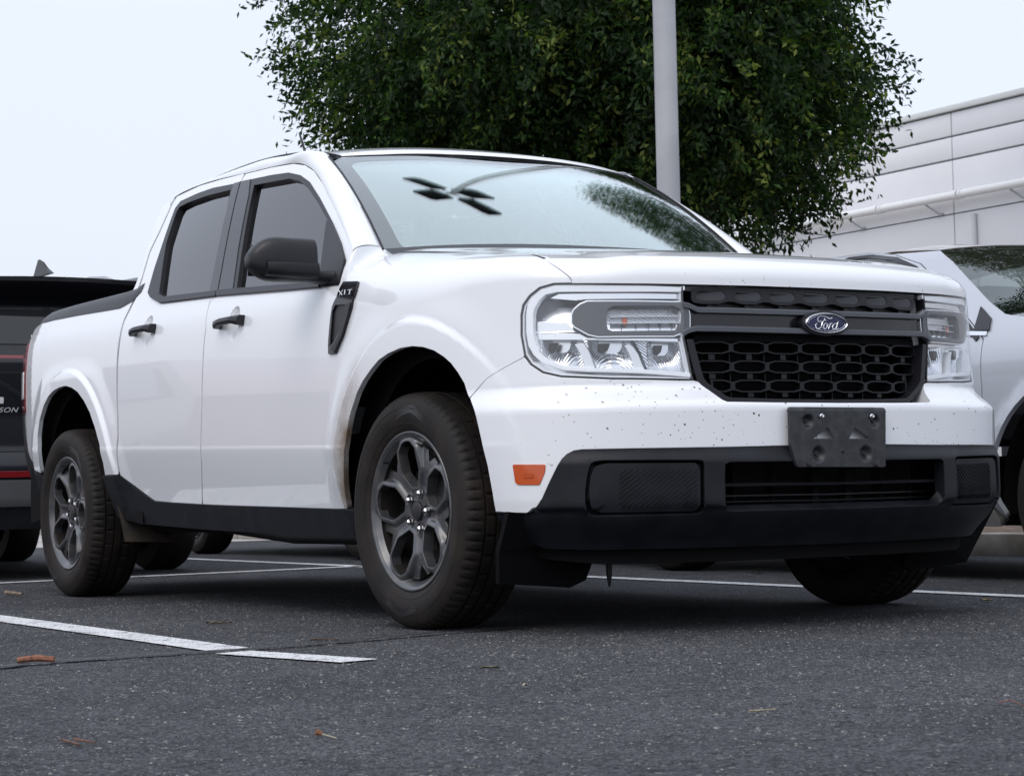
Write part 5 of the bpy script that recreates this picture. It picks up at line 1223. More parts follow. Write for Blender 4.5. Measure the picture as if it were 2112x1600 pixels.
# kerb, planting strip and path beyond
conc = vary(bump(mat('kerb concrete', (.3, .28, .25), .85), 90, .4, .003), (.22, .20, .17), (.34, .32, .29), 6)
KX = [-30, -16.4, -13.2, -10, -6.8, -3.6, -.4, 2.8, 6, 12]
kb = empty('kerb', (0, 4.2, 0)); tag(kb, kind='structure')
for a, b in zip(KX, KX[1:]):
    bm = bmesh.new(); box_bm(bm, ((a+b)/2, .075, .055), (abs(b-a)-.012, .15, .13)); link('kerb_stone', bm_mesh('kerb_stone', bm, bevel=.012), conc, kb)
soil = vary(bump(mat('mulch', (.09, .06, .04), .95), 60, 1., .02), (.05, .033, .022), (.17, .12, .085), 12)
tag(link('planting_strip', mesh('planting_strip', [(-40, 4.35, .09), (14, 4.35, .09), (14, 11.0, .16), (-40, 11.0, .16)], [(0, 1, 2, 3)]), soil), kind='structure')
tag(link('footpath', mesh('footpath', [(-40, 11.0, .17), (14, 11.0, .17), (14, 16.4, .17), (-40, 16.4, .17)], [(0, 1, 2, 3)]), conc), kind='structure')
tag(link('pale_lane', mesh('pale_lane', [(-40, -20, .004), (-12.2, -20, .004), (-12.2, 4.19, .004), (-40, 4.19, .004)], [(0, 1, 2, 3)]), vary(mat('pale ground', (.35, .33, .31), .85), (.30, .28, .27), (.40, .38, .36), 2)), kind='structure')  # paler ground sheet laid over the far end of the lot
# ================================================================ white building with ribbed parapet and a pipe
WY = 16.0
bw = vary(mat('white cladding', (.74, .75, .78), .55), (.72, .73, .77), (.775, .785, .81), .9, lo=.3, hi=.7)
bw2 = vary(mat('lower grey cladding', (.58, .59, .62), .6), (.56, .57, .60), (.60, .61, .635), .9, lo=.3, hi=.7)
cap = mat('parapet cap', (.66, .69, .69), .5); joint = mat('joint shadow gap', (.30, .32, .33), .8)
bld = empty('warehouse', (-14, WY, 0)); tag(bld, 'long white panelled building with horizontal joints and a pipe along its wall', 'building')
def wb(name, x0, x1, z0, z1, y0, y1, m_, bev=.01): 
    bm = bmesh.new(); box_bm(bm, ((x0+x1)/2+14, (y0+y1)/2-WY, (z0+z1)/2), (x1-x0, abs(y1-y0), z1-z0)); return link(name, bm_mesh(name, bm, bevel=bev), m_, bld)
WZ = [5.509643810034689,5.402254837872747,5.080130682938767,4.770699252580266,4.259319916193498,4.038403552156778]
WZ2 = [5.487846015227009,5.415324555418942,5.080386658744789,4.755873813297332,4.231267349124578,4.010431312580185]
z_top, z_cap, z_a, z_b, z_pipe, z_c = [(a+b)/2 for a, b in zip(WZ, WZ2)]
SX = -16.111376206554898; SP = 7.6; X0, X1 = -46, 6
wb('wall_core', X0, X1, 0, z_top-.05, WY+.06, WY+8, joint)
k0 = int((X0-SX)//SP)
for i in range(k0, 4):
    a, b = SX+SP*i, SX+SP*(i+1); a, b = max(a, X0), min(b, X1)
    if b-a < .3: continue
    for z0, z1, m2 in ((.17, z_c-.008, bw2), (z_c+.008, z_b-.013, bw), (z_b+.013, z_a-.013, bw), (z_a+.013, z_cap-.01, bw)): wb('wall_panel', a+.010, b-.010, z0, z1, WY, WY+.08, m2)
wb('parapet_cap', X0, X1, z_cap+.012, z_top, WY-.05, WY+.25, cap)
pg = empty('wall_pipe', (0, 0, 0), parent=bld)
PXx = [-17.451827946523775,-15.816516751504619]; dpx = abs(PXx[1]-PXx[0]); pm = mat('painted pipe', (.74, .75, .76), .4)
for i in range(-9, 8):
    a = PXx[0]+dpx*i
    if a < X0+1 or a+dpx > X1-1: continue
    tube_obj('pipe_length', [(a+.05+14, -.15, z_pipe), (a+dpx-.05+14, -.15, z_pipe)], .060, pm, pg, 14)
    tube_obj('pipe_coupling', [(a-.09+14, -.15, z_pipe), (a-.03+14, -.15, z_pipe)], .070, pm, pg, 14); tube_obj('pipe_coupling', [(a+.0+14, -.15, z_pipe), (a+.05+14, -.15, z_pipe)], .070, pm, pg, 14)
    tube_obj('pipe_bracket', [(a+dpx*.55+14, -.15, z_pipe-.03), (a+dpx*.68+14, -.06, z_pipe-.20), (a+dpx*.70+14, -.0, z_pipe-.20)], .012, joint, pg, 6)
dn = mat('downpipe paint', (.52, .53, .56), .5)
for i in range(k0+1, 3): tube_obj('conduit', [(SX+SP*i+.42+14, -.03, .2), (SX+SP*i+.42+14, -.03, z_c-.05)], .035, dn, bld, 8)
# ================================================================ lamp post
POST = [-6.081954992067389,4.305897030500219]
lp = empty('lamp_post', (POST[0], POST[1], 0)); tag(lp, 'tall round pale grey lamp post with four flat heads, in front of the tree', 'lamp post')
pmg = vary(mat('grey pole paint', (.36, .37, .39), .45), (.34, .35, .37), (.40, .41, .43), 3)
PH = 11.3
link('pole', lathe_mesh('pole', [(.078, .45), (.074, PH), (0, PH)], 32, 'z'), pmg, lp)
link('pole_base', lathe_mesh('pole_base', [(.24, 0), (.24, .45), (0, .45)], 24, 'z'), conc, lp)
link('base_cover', lathe_mesh('base_cover', [(.16, .45), (.15, .53), (.08, .56)], 24, 'z'), pmg, lp)
for k in range(4):
    a = math.radians(90*k+24); c, s_ = math.cos(a), math.sin(a)
    tube_obj('arm', [(c*.05, s_*.05, PH-.10), (c*.28, s_*.28, PH-.10)], .035, MAT['plastic'], lp)
    bm = bmesh.new(); hv = []
    for r0, w0, zz in ((.30, .10, 0), (.38, .33, 0), (1.18, .35, .0), (1.30, .25, 0)):
        for s1 in (-1, 1):
            for dz in (-.05, .03): hv.append(bm.verts.new((r0*c - s1*w0*s_, r0*s_ + s1*w0*c, PH-.10+dz)))
    for i in range(3):
        q = hv[4*i:4*i+8]
        for f in ((0, 4, 5, 1), (2, 3, 7, 6), (0, 2, 6, 4), (1, 5, 7, 3)): bm.faces.new([q[j] for j in f])
    bm.faces.new([hv[j] for j in (0, 1, 3, 2)]); bm.faces.new([hv[j] for j in (12, 14, 15, 13)])
    link('lamp_head', bm_mesh('lamp_head', bm), MAT['plastic'], lp)
# ================================================================ tree
def tree():
    T0 = [-9.725297571703546,5.7851160518433336]
    tr_ = empty('leafy_tree', (T0[0], T0[1], .1)); tag(tr_, 'broad dense green tree with low hanging twigs behind the white pickup', 'tree')
    r = np.random.default_rng(11)
    bark = vary(bump(mat('bark', (.05, .04, .03), .9), 40, .8, .01), (.035, .03, .025), (.09, .075, .06), 9)
    cen = np.array([0, 0, 4.15]); cen2 = np.array([1.5786856620850394,0.33062659389225146]+[3.75])
    bm = bmesh.new(); tube(bm, [(0, 0, -.1), (.03, .02, .8), (-.03, .05, 1.6), (.05, 0, 2.4), (0, .05, 4.0), (.1, 0, 6.0)], [.20, .16, .145, .13, .08, .02], 14); link('trunk', bm_mesh('trunk', bm, smooth=True), bark, tr_)
    bm = bmesh.new(); ends = []
    for i in range(46):
        az = r.uniform(0, 2*math.pi); z0 = r.uniform(1.6, 5.4); el = r.uniform(.1, 1.1); L = r.uniform(1.1, 1.9); p = np.array([0, 0, z0]); pts = [p]; d = np.array([math.cos(az)*math.cos(el), math.sin(az)*math.cos(el), math.sin(el)])
        for k in range(5):
            d = d + r.normal(0, .16, 3) + np.array([0, 0, -.05]); d /= np.linalg.norm(d); p = p + d*L/5; pts.append(p)
            if k > 0:
                q = p; d2 = d + r.normal(0, .5, 3); d2 /= np.linalg.norm(d2); tube(bm, [q, q+d2*.35, q+d2*.7+np.array([0, 0, -.06])], [.012, .008, .003], 4, False)
        tube(bm, pts, [.05, .04, .03, .022, .014, .006], 6, False)
    link('limbs', bm_mesh('limbs', bm, smooth=True), bark, tr_)
    # twigs carrying leaves: a shell of hanging sprays round a dense core
    lobes = [(r.uniform(0, 2*math.pi), r.uniform(-.9, .9), r.uniform(.10, .26)) for _ in range(26)]
    def radius(dirs):
        s_ = np.ones(len(dirs))
        for az, sz, amp in lobes:
            v = np.array([math.cos(az)*math.sqrt(1-sz*sz), math.sin(az)*math.sqrt(1-sz*sz), sz]); s_ += amp*np.exp((dirs@v-1)*16) - amp*.03
        return s_
    nt_ = 11500
    D = r.normal(0, 1, (nt_, 3)); D /= np.linalg.norm(D, axis=1, keepdims=True)
    D = D[D[:, 2] > -.93]; rad = np.clip(radius(D), .8, 1.12)*(1-.72*r.random(len(D))**1.5)
    second = r.random(len(D)) < .27
    RA = np.where(D[:, 2:3] > 0, [[2.12, 2.12, 3.3]], [[2.12, 2.12, 1.75]]); RB = np.where(D[:, 2:3] > 0, [[1.22, 1.22, 2.2]], [[1.22, 1.22, 1.55]])
    Pn = np.where(second[:, None], cen2 + D*RB*rad[:, None], cen + D*RA*rad[:, None])
    ca = CAM['loc']; todir = np.array([ca[0]-T0[0], ca[1]-T0[1], 0]); todir /= np.linalg.norm(todir)
    unit = lambda a: a/(np.linalg.norm(a, axis=-1, keepdims=True)+1e-9)
    tip = unit(D*np.array([1, 1, .35]) + r.normal(0, .35, D.shape) + np.array([0, 0, -.35])); Lg = r.uniform(.24, .50, len(D)); NL = r.integers(22, 36, len(D)); cl = r.uniform(0, 1, len(D))
    I = np.repeat(np.arange(len(D)), NL); jj = np.concatenate([np.arange(n)/n for n in NL])[:, None]
    b0 = Pn[I] + tip[I]*Lg[I][:, None]*jj + np.array([0, 0, -.10])*jj**2 + r.normal(0, .035, (len(I), 3)); sd = unit(np.cross(tip[I], r.normal(0, 1, (len(I), 3))))
    ld = unit(tip[I]*.55 + sd*.8 + np.array([0, 0, -.35])); ll = r.uniform(.048, .082, (len(I), 1)); wv = unit(np.cross(ld, r.normal(0, 1, (len(I), 3)))); ww = ll*.21; nrm = np.cross(ld, wv)
    V = np.stack([b0, b0+ld*ll*.45+wv*ww+nrm*ww*.35, b0+ld*ll, b0+ld*ll*.45-wv*ww+nrm*ww*.35], 1); col = np.clip(cl[I]+r.normal(0, .18, len(I)), 0, 1)
    lm = bpy.data.materials.new('leaf green'); lm.use_nodes = True; t = lm.node_tree; t.nodes.clear(); o = N(t, 'ShaderNodeOutputMaterial')
    at_ = N(t, 'ShaderNodeAttribute', attribute_name='tone'); rp_ = N(t, 'ShaderNodeValToRGB'); t.links.new(at_.outputs['Fac'], rp_.inputs[0]); rp_.color_ramp.elements[0].color = (.007, .018, .006, 1); rp_.color_ramp.elements[1].color = (.13, .16, .035, 1); e2 = rp_.color_ramp.elements.new(.6); e2.color = (.017, .040, .011, 1); e2 = rp_.color_ramp.elements.new(.95); e2.color = (.050, .100, .020, 1)
    df = N(t, 'ShaderNodeBsdfPrincipled'); df.inputs['Roughness'].default_value = .62; df.inputs['Specular IOR Level'].default_value = .22; t.links.new(rp_.outputs[0], df.inputs['Base Color']); tl_ = N(t, 'ShaderNodeBsdfTranslucent')
    br_ = N(t, 'ShaderNodeVectorMath', operation='MULTIPLY'); br_.inputs[1].default_value = (1.5, 1.9, .7); t.links.new(rp_.outputs[0], br_.inputs[0]); t.links.new(br_.outputs[0], tl_.inputs[0]); ms = N(t, 'ShaderNodeMixShader'); ms.inputs[0].default_value = .32; t.links.new(df.outputs[0], ms.inputs[1]); t.links.new(tl_.outputs[0], ms.inputs[2]); t.links.new(ms.outputs[0], o.inputs[0])
    # the 300 leaves that show largest become single parts, the rest one mass
    fr = V[:, 0]@todir; side_ = np.abs(V[:, 0]@np.array([-todir[1], todir[0], 0])); okz = (V[:, 0, 2] < 4.6)
    sc_ = np.where(okz, fr + .55*side_, -99); idx = np.argsort(-sc_)[:300]; rest = np.ones(len(V), bool); rest[idx] = False
    def leafmesh(name, VV, cc):
        n = len(VV); me = bpy.data.meshes.new(name); me.vertices.add(4*n); me.vertices.foreach_set('co', VV.reshape(-1).astype(np.float32)); tri = np.array([[0, 1, 2], [0, 2, 3]]); Fi = (np.arange(n)[:, None, None]*4+tri).reshape(-1)
        me.loops.add(len(Fi)); me.loops.foreach_set('vertex_index', Fi.astype(np.int32)); me.polygons.add(2*n); me.polygons.foreach_set('loop_start', np.arange(0, 6*n, 3, dtype=np.int32)); me.polygons.foreach_set('loop_total', np.full(2*n, 3, np.int32)); me.update(); me.validate()
        a = me.attributes.new('tone', 'FLOAT', 'POINT'); a.data.foreach_set('value', np.repeat(cc, 4).astype(np.float32)); return me
    tag(link('crown', leafmesh('crown', V[rest], col[rest]), lm, tr_), kind='stuff')
    protos = []
    for q in range(4):
        l = .08; w = .017; VV = np.array([[[0, 0, 0], [l*.45, w, w*.35], [l, 0, 0], [l*.45, -w, w*.35]]]); protos.append(leafmesh('leaf', VV, np.array([q/3.]))); protos[-1].materials.append(lm)
    for i in idx:
        v = V[i]; x = v[2]-v[0]; L = np.linalg.norm(x); x = x/L; y = v[1]-v[3]; y = y - x*(y@x); y /= np.linalg.norm(y); z = np.cross(x, y)
        o2 = bpy.data.objects.new('leaf', protos[int(col[i]*3.99)]); COL.objects.link(o2); o2.parent = tr_; s_ = L/.08
        o2.matrix_local = Matrix(((x[0]*s_, y[0]*s_, z[0]*s_, v[0][0]), (x[1]*s_, y[1]*s_, z[1]*s_, v[0][1]), (x[2]*s_, y[2]*s_, z[2]*s_, v[0][2]), (0, 0, 0, 1)))
tree()
def tall_tree():
    """tall street tree just outside the right edge; the windscreens mirror its high crown"""
    lm = bpy.data.materials['leaf green']; r = np.random.default_rng(3); X_, Y_ = -10.4, 13.4
    t_ = empty('tall_tree', (X_, Y_, .1)); tag(t_, 'tall street tree out of frame to the right, its crown mirrored in the windscreens', 'tree')
    bm = bmesh.new(); tube(bm, [(0, 0, -.1), (.05, 0, 2.5), (0, .1, 5.5), (.1, 0, 9.5), (.0, 0, 14.5)], [.22, .18, .15, .10, .03], 12)
    for i in range(22):
        az = r.uniform(0, 6.28); z0 = r.uniform(7., 13.5); L = r.uniform(1.3, 2.5); tube(bm, [(0, 0, z0), (math.cos(az)*L*.5, math.sin(az)*L*.5, z0+.3), (math.cos(az)*L, math.sin(az)*L, z0+.9)], [.05, .03, .01], 6, False)
    link('trunk', bm_mesh('trunk', bm, smooth=True), bpy.data.materials['bark'], t_)
    n = 2600; D = r.normal(0, 1, (n, 3)); D /= np.linalg.norm(D, axis=1, keepdims=True); P0 = np.array([0, 0, 11.3]) + D*[2.9, 2.9, 4.7]*(1-.6*r.random((n, 1))**1.6)
    V = []; 
    for p in P0:
        m2 = 16; b0 = p + r.normal(0, .20, (m2, 3)); ld = r.normal(0, 1, (m2, 3)); ld /= np.linalg.norm(ld, axis=1, keepdims=True); w = np.cross(ld, r.normal(0, 1, (m2, 3))); w /= np.linalg.norm(w, axis=1, keepdims=True); l = r.uniform(.10, .17, (m2, 1))
        V.append(np.stack([b0, b0+ld*l*.5+w*l*.25, b0+ld*l, b0+ld*l*.5-w*l*.25], 1))
    V = np.concatenate(V); n = len(V); F = [(4*i, 4*i+1, 4*i+2, 4*i+3) for i in range(n)]
    me = mesh('crown', V.reshape(-1, 3), F, smooth=False); a = me.attributes.new('tone', 'FLOAT', 'POINT'); a.data.foreach_set('value', np.repeat(r.random(n), 4).astype(np.float32)); tag(link('crown', me, lm, t_), kind='stuff')
tall_tree()
# ================================================================ plain wheels for the other cars
def simple_wheel(parent, loc, R=.34, w=.21, outer=-1, rimm=None, sp=7):
    wv = empty('wheel', loc, parent=parent)
    prof = [(R*.64, -w/2+.01), (R*.70, -w/2-.004), (R*.85, -w/2-.008), (R*.95, -w/2+.006), (R, -w/2+.035), (R, w/2-.035), (R*.95, w/2-.006), (R*.70, w/2), (R*.62, w/2-.02), (R*.62, -w/2+.02)]
    link('tyre', lathe_mesh('tyre', [(a, b*(-outer)) for a, b in prof], 72, 'y'), MAT['rubber'], wv)
    bm = bmesh.new(); f_ = -w/2*(-outer)
    for k in range(sp):
        a = 2*math.pi*k/sp; box_bm(bm, (0, 0, 0), (R*.58, .03, .05)); 
        for v in list(bm.verts)[-8:]: v.co = Matrix.Rotation(a, 3, 'Y') @ (v.co+Vector((R*.32, f_+.02*(-outer), 0)))
    link('spokes', bm_mesh('spokes', bm), rimm or MAT['wheel'], wv)
    link('rim', lathe_mesh('rim', [(R*.64, f_+.0), (R*.60, f_+.01*(-outer)), (R*.58, f_+.06*(-outer)), (0, f_+.10*(-outer))], 48, 'y'), MAT['wheel_dark'], wv)
    return wv
# ================================================================ white sedan beyond the pickup
sed = empty('parked_sedan', (-1.6, 2.95, 0)); tag(sed, 'white sedan parked beyond the pickup, its windscreen reflecting the tree', 'car')
sed.location = (0, 0, 0)
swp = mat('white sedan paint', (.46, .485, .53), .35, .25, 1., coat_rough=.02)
SREF = np.array([-1.7, 2.95, .6])
def seds(name, loop, m_, **k): 
    kk = dict(res=(.05, .04), step=.02, depth=.02, ref=SREF); kk.update(k); return panel(name, sedan, loop, m_, sed, **kk)
ax = SED_AX
archp = [(ax-.425*math.cos(a), .36+.425*math.sin(a)) for a in np.linspace(-.25, math.pi+.25, 30)]
dseam = [(-0.7092,0.7675),(-0.7387,0.9623)]
dx_ = dseam[0][0]
sfr = [(-0.7644,1.019),(-0.6989,1.0648),(-0.6367,1.0518),(-0.5569,1.0393)]
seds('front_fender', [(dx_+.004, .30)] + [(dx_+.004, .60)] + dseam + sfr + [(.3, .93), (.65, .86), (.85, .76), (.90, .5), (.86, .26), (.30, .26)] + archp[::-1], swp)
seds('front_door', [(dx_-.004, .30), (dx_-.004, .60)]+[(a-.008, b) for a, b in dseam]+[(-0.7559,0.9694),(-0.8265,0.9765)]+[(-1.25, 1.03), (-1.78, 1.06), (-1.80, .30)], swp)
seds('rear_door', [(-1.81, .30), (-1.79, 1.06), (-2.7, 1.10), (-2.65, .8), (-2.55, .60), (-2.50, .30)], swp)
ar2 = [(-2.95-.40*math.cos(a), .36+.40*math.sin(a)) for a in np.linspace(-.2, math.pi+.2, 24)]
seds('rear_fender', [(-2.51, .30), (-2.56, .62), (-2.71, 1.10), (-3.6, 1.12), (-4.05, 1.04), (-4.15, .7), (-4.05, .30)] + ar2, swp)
pil = [(-2.067,1.4422),(-1.8331,1.4395),(-1.5689,1.4003),(-1.3535,1.3377),(-1.137,1.2171),(-0.9429,1.0974),(-0.8371,1.0327),(-0.7406,0.9663)]
wse = [(-1.2716,1.3845),(-1.1472,1.3223),(-0.9826,1.2268),(-0.802,1.1211),(-0.6775,1.061),(-0.6326,1.0495)]
rft = [(-2.1429,1.4762),(-1.9342,1.4725),(-1.6679,1.4586)]
seds('side_frame', pil + sfr[:2] + wse[::-1][1:] + [(wse[0][0]-.35, wse[0][1]+.022), (wse[0][0]-.8, wse[0][1]+.024), (wse[0][0]-1.3, wse[0][1]-.02), (pil[0][0]-.35, pil[0][1]+.035)], swp, res=(.04, .02))
seds('door_seam', [(a, b) for a, b in pil] + [(a-.004, b-.006) for a, b in pil[::-1]], MAT['gloss_black'], depth=.004, off=-.004)
win = [(-1.9295,1.4223),(-1.7561,1.4156),(-1.5465,1.3822),(-1.3767,1.3252),(-1.2134,1.2411),(-1.0201,1.1283),(-0.8781,1.0439),(-0.7674,0.9702)]
seds('side_glass', win + [(-1.25, 1.035), (-1.9, 1.08), (win[0][0]-.5, win[0][1]-.10)], MAT['side_glass'], depth=.003, off=.004)
w2_ = [(-1.8374,1.4143),(-1.7086,1.4069),(-1.5295,1.3716),(-1.3762,1.3145),(-1.2974,1.2747)]
seds('door_frame', [(a-.003, b-.005) for a, b in pil] + [(a+.003, b+.003) for a, b in win[::-1]], swp, depth=.01, off=.003, step=.01, res=(.03, .02))
seds('window_seal', [(a, b) for a, b in win] + [(a-.012, b-.013) for a, b in win[::-1]], MAT['gloss_black'], depth=.006, off=.006, step=.01)
seds('belt_chrome', [(dx_-.02, .975), (dx_-.02, .990), (-1.78, 1.075), (-1.78, 1.06)], MAT['chrome'], depth=.006, off=.008)
seds('quarter_trim', [(dx_-.012, .995), (dx_-.03, 1.045), (dx_-.12, 1.10), (dx_-.10, 1.0)], MAT['gloss_black'], depth=.006, off=.010)
seds('sill_trim', [(-.72, .22), (-.72, .30), (-2.5, .30), (-2.5, .22)], mat('sill grey', (.35, .34, .32), .5), depth=.05)
# windscreen, roof, bonnet, cabin
We = np.array([sedan(*p) for p in wse]); kq = np.linspace(0, 1, len(We)); We = cubic(kq, We)(np.linspace(0, 1, 16)); Wl = We*[1, -1, 1]+[0, 5.9, 0]
def cross(A, B, n, bx, bz): 
    R_ = []
    for i in range(len(A)):
        for j in range(n+1):
            t = j/n; k_ = 1-abs(2*t-1)**2.2; R_.append(A[i]*(1-t)+B[i]*t+np.array([bx[i]*k_, 0, bz[i]*k_]))
    F_ = [(i*(n+1)+j, i*(n+1)+j+1, (i+1)*(n+1)+j+1, (i+1)*(n+1)+j) for i in range(len(A)-1) for j in range(n)]
    return R_, F_
V, F = cross(We, Wl, 24, np.linspace(.05, .22, 16), np.linspace(.035, .02, 16)); link('windscreen', mesh('windscreen', V, F), MAT['sedan_glass'], sed)
ra = [We[0]+np.array([.0, 0, .004])]+[np.array(sedan(x, z))+np.array([0, .03, .012]) for x, z in ((wse[0][0]-.35, wse[0][1]+.024), (wse[0][0]-.8, wse[0][1]+.026), (wse[0][0]-1.3, wse[0][1]-.018))]
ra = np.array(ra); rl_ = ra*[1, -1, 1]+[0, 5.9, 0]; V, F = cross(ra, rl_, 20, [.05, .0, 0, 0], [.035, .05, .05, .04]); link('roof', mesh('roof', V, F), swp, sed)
ba = np.array([ra[-1], [-3.75, 2.55, 1.10]]); V, F = cross(ba, ba*[1, -1, 1]+[0, 5.9, 0], 12, [-.05, -.1], [.04, .02]); link('rear_glass', mesh('rear_glass', V, F), MAT['side_glass'], sed)
ta = np.array([[-3.72, 2.35, 1.09], [-4.2, 2.3, 1.03], [-4.25, 2.3, .4]]); V, F = cross(ta, ta*[1, -1, 1]+[0, 5.9, 0], 6, [0, 0, 0], [.02, .02, 0]); link('boot', mesh('boot', V, F, smooth=False), swp, sed)
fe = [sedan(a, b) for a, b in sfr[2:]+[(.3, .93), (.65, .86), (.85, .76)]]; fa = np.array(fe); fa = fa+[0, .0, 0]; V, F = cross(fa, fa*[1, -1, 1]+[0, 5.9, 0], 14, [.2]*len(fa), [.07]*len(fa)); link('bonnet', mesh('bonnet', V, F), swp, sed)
nb = np.array([[.85, 2.2, .76], [.92, 2.2, .5], [.88, 2.2, .22]]); V, F = cross(nb, nb*[1, -1, 1]+[0, 5.9, 0], 10, [.1]*3, [.02, 0, 0]); link('front_bumper', mesh('front_bumper', V, F), swp, sed)
def sbox(name, c, d, m_, bev=0): return box(name, c, d, m_, sed, bev)
sbox('underbody', (-1.7, 2.95, .36), (4.7, 1.40, .28), MAT['dark']); sbox('dashboard', (-.62, 2.95, .93), (.5, 1.3, .14), MAT['cabin_dark'], .03); sbox('cabin_floor', (-2.2, 2.95, .62), (2.6, 1.5, .1), MAT['cabin_dark'])
for yy in (2.6, 3.3): sbox('seat', (-1.85, yy, 1.0), (.16, .46, .62), MAT['cabin_dark'], .05)
for x, y, o_ in ((ax, 2.16, -1), (-2.95, 2.16, -1), (ax, 3.74, 1), (-2.95, 3.74, 1)): simple_wheel(sed, (x, y, .33), .33, .21, o_)
for x in (ax, -2.95):
    V = []; F = []
    for i in range(21):
        a = math.radians(-12+204*i/20)
        for y in (2.10, 2.45): V.append((x+.43*math.cos(a), y, .36+.43*math.sin(a)))
    F = [(2*i, 2*i+1, 2*i+3, 2*i+2) for i in range(20)]; link('arch_liner', mesh('arch_liner', V, F), MAT['dark'], sed)
# far side skins so that it also stands up from other views
for nm, x0, x1 in (('far_door', -2.5, -.7),):
    bm = bmesh.new(); box_bm(bm, ((x0+x1)/2, 3.84, .66), (x1-x0, .04, .72)); link(nm, bm_mesh(nm, bm, bevel=.01), swp, sed)
# ================================================================ dark SUV, seen from behind
suv = empty('parked_suv', (0, 0, 0)); tag(suv, 'black SUV seen from behind at the left edge, with roof rails and shark fin aerial', 'car')
bp = mat('black car paint', (.003, .0035, .006), .3, 0, .5, spec=.25, coat_rough=.02); UREF = np.array([-7, -.2, .9])
def us(name, loop, m_, **k):
    kk = dict(res=(.06, .04), step=.03, depth=.02, ref=UREF); kk.update(k); return panel(name, suvrear, loop, m_, suv, **kk)
yl, yr = -1.09, .69
us('rear_bumper', [(yl, .36), (yr, .36), (yr+.01, .60), (yr, .655), (yl, .655), (yl-.01, .60)], bp)
us('tailgate', [(yl+.03, .66), (yr-.03, .66), (yr-.02, 1.06), (yl+.02, 1.06)], bp)
us('lamp_bar', [(yl, 1.065), (yr, 1.065), (yr-.02, 1.13), (yl+.02, 1.13)], MAT['gloss_black'], off=.004)
us('lamp_strip', [(yl+.1, 1.132), (yr-.1, 1.132), (yr-.1, 1.147), (yl+.1, 1.147)], mat('dim red strip', (.16, .02, .025), .3, 0, .5), off=.006)
us('upper_tailgate', [(yl+.02, 1.152), (yr-.02, 1.152), (yr-.04, 1.208), (yl+.04, 1.208)], bp)
us('rear_glass', [(yl+.05, 1.214), (yr-.05, 1.214), (yr-.17, 1.42), (yl+.17, 1.42)], MAT['side_glass'], depth=.004)
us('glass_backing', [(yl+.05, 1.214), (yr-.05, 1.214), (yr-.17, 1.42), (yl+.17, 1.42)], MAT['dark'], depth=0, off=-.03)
us('reflector_strip', [(yl+.08, .526), (yr-.08, .526), (yr-.08, .556), (yl+.08, .556)], MAT['red'], depth=.01, off=.006)
us('skid_plate', [(yl+.05, .38), (yr-.05, .38), (yr-.05, .510), (yl+.05, .510)], mat('grey skid plate', (.09, .09, .095), .4, .3), depth=.03, off=.012)
us('lower_valance', [(yl+.06, .26), (yr-.06, .26), (yr-.06, .38), (yl+.06, .38)], MAT['plastic'], depth=.03)
us('tailgate_crease', [(-.64, 1.045), (-.44, .93), (-.425, .94), (-.60, 1.05)], MAT['gloss_black'], depth=.002, off=.004)
us('sticker', [(-.60, .905), (-.535, .905), (-.535, .935), (-.60, .935)], mat('white sticker', (.6, .6, .62), .6), depth=.001, off=.003, res=(.03, .02))
# spoiler: a blade over the glass, its underside dark
V = []; F = []; n_ = 24
for i in range(n_+1):
    y = yl+.14+(yr-yl-.28)*i/n_; d = abs(y+.20); zt = 1.578-.05*d**2.2; xb = -5.14-.16*d**2
    for x, z in ((xb-.45, zt+.03), (xb, zt-.012), (xb-.005, zt-.035), (xb-.14, 1.415-.02*d)): V.append((x, y, z))
F = [(i*4+j, i*4+j+1, (i+1)*4+j+1, (i+1)*4+j) for i in range(n_) for j in range(3)]
link('spoiler', mesh('spoiler', V, F, smooth=False), bp, suv)
V = []; 
for i in range(n_+1):
    y = yl+.14+(yr-yl-.28)*i/n_; d = abs(y+.20)
    for x in (-5.58, -6.2, -7.0, -7.6): V.append((x-.1*d**2, y, 1.61-.05*d**2.2-.012*(x+6.6)**2))
F = [(i*4+j, i*4+j+1, (i+1)*4+j+1, (i+1)*4+j) for i in range(n_) for j in range(3)]; link('roof', mesh('roof', V, F), bp, suv)
for s_ in (-1, 1):
    y = -.20+s_*.62; tube_obj('roof_rail', [(-5.35, y, 1.56), (-5.5, y, 1.615), (-6.4, y, 1.645), (-7.2, y, 1.61), (-7.35, y, 1.57)], .018, MAT['grey_metal'], suv)
for y in (-.62, .10): tube_obj('roof_rib', [(-5.20, y, 1.545), (-5.35, y, 1.578), (-5.6, y, 1.60)], .022, mat('rib grey', (.25, .26, .28), .4), suv)
fb = [-5.749999999999999,-0.14638488209000267,1.6891748604139314]; fb2 = [-5.749999999999999,-0.14162735988232233,1.625313401147126]
bm = bmesh.new(); 
fin_ = [(-5.52, 0), (-5.60, .035), (-5.66, .075), (-5.72, .095), (-5.745, .092), (-5.77, .05), (-5.80, 0)]
a = [bm.verts.new((x, fb2[1]-.012*(1-z/.1), fb2[2]+z)) for x, z in fin_]; b = [bm.verts.new((x, fb2[1]+.012*(1-z/.1)+.004, fb2[2]+z)) for x, z in fin_]
bm.faces.new(a); bm.faces.new(b[::-1])
for i in range(len(a)): bm.faces.new((a[i], a[(i+1) % len(a)], b[(i+1) % len(a)], b[i]))
link('shark_fin_aerial', bm_mesh('shark_fin_aerial', bm), MAT['trim'], suv)
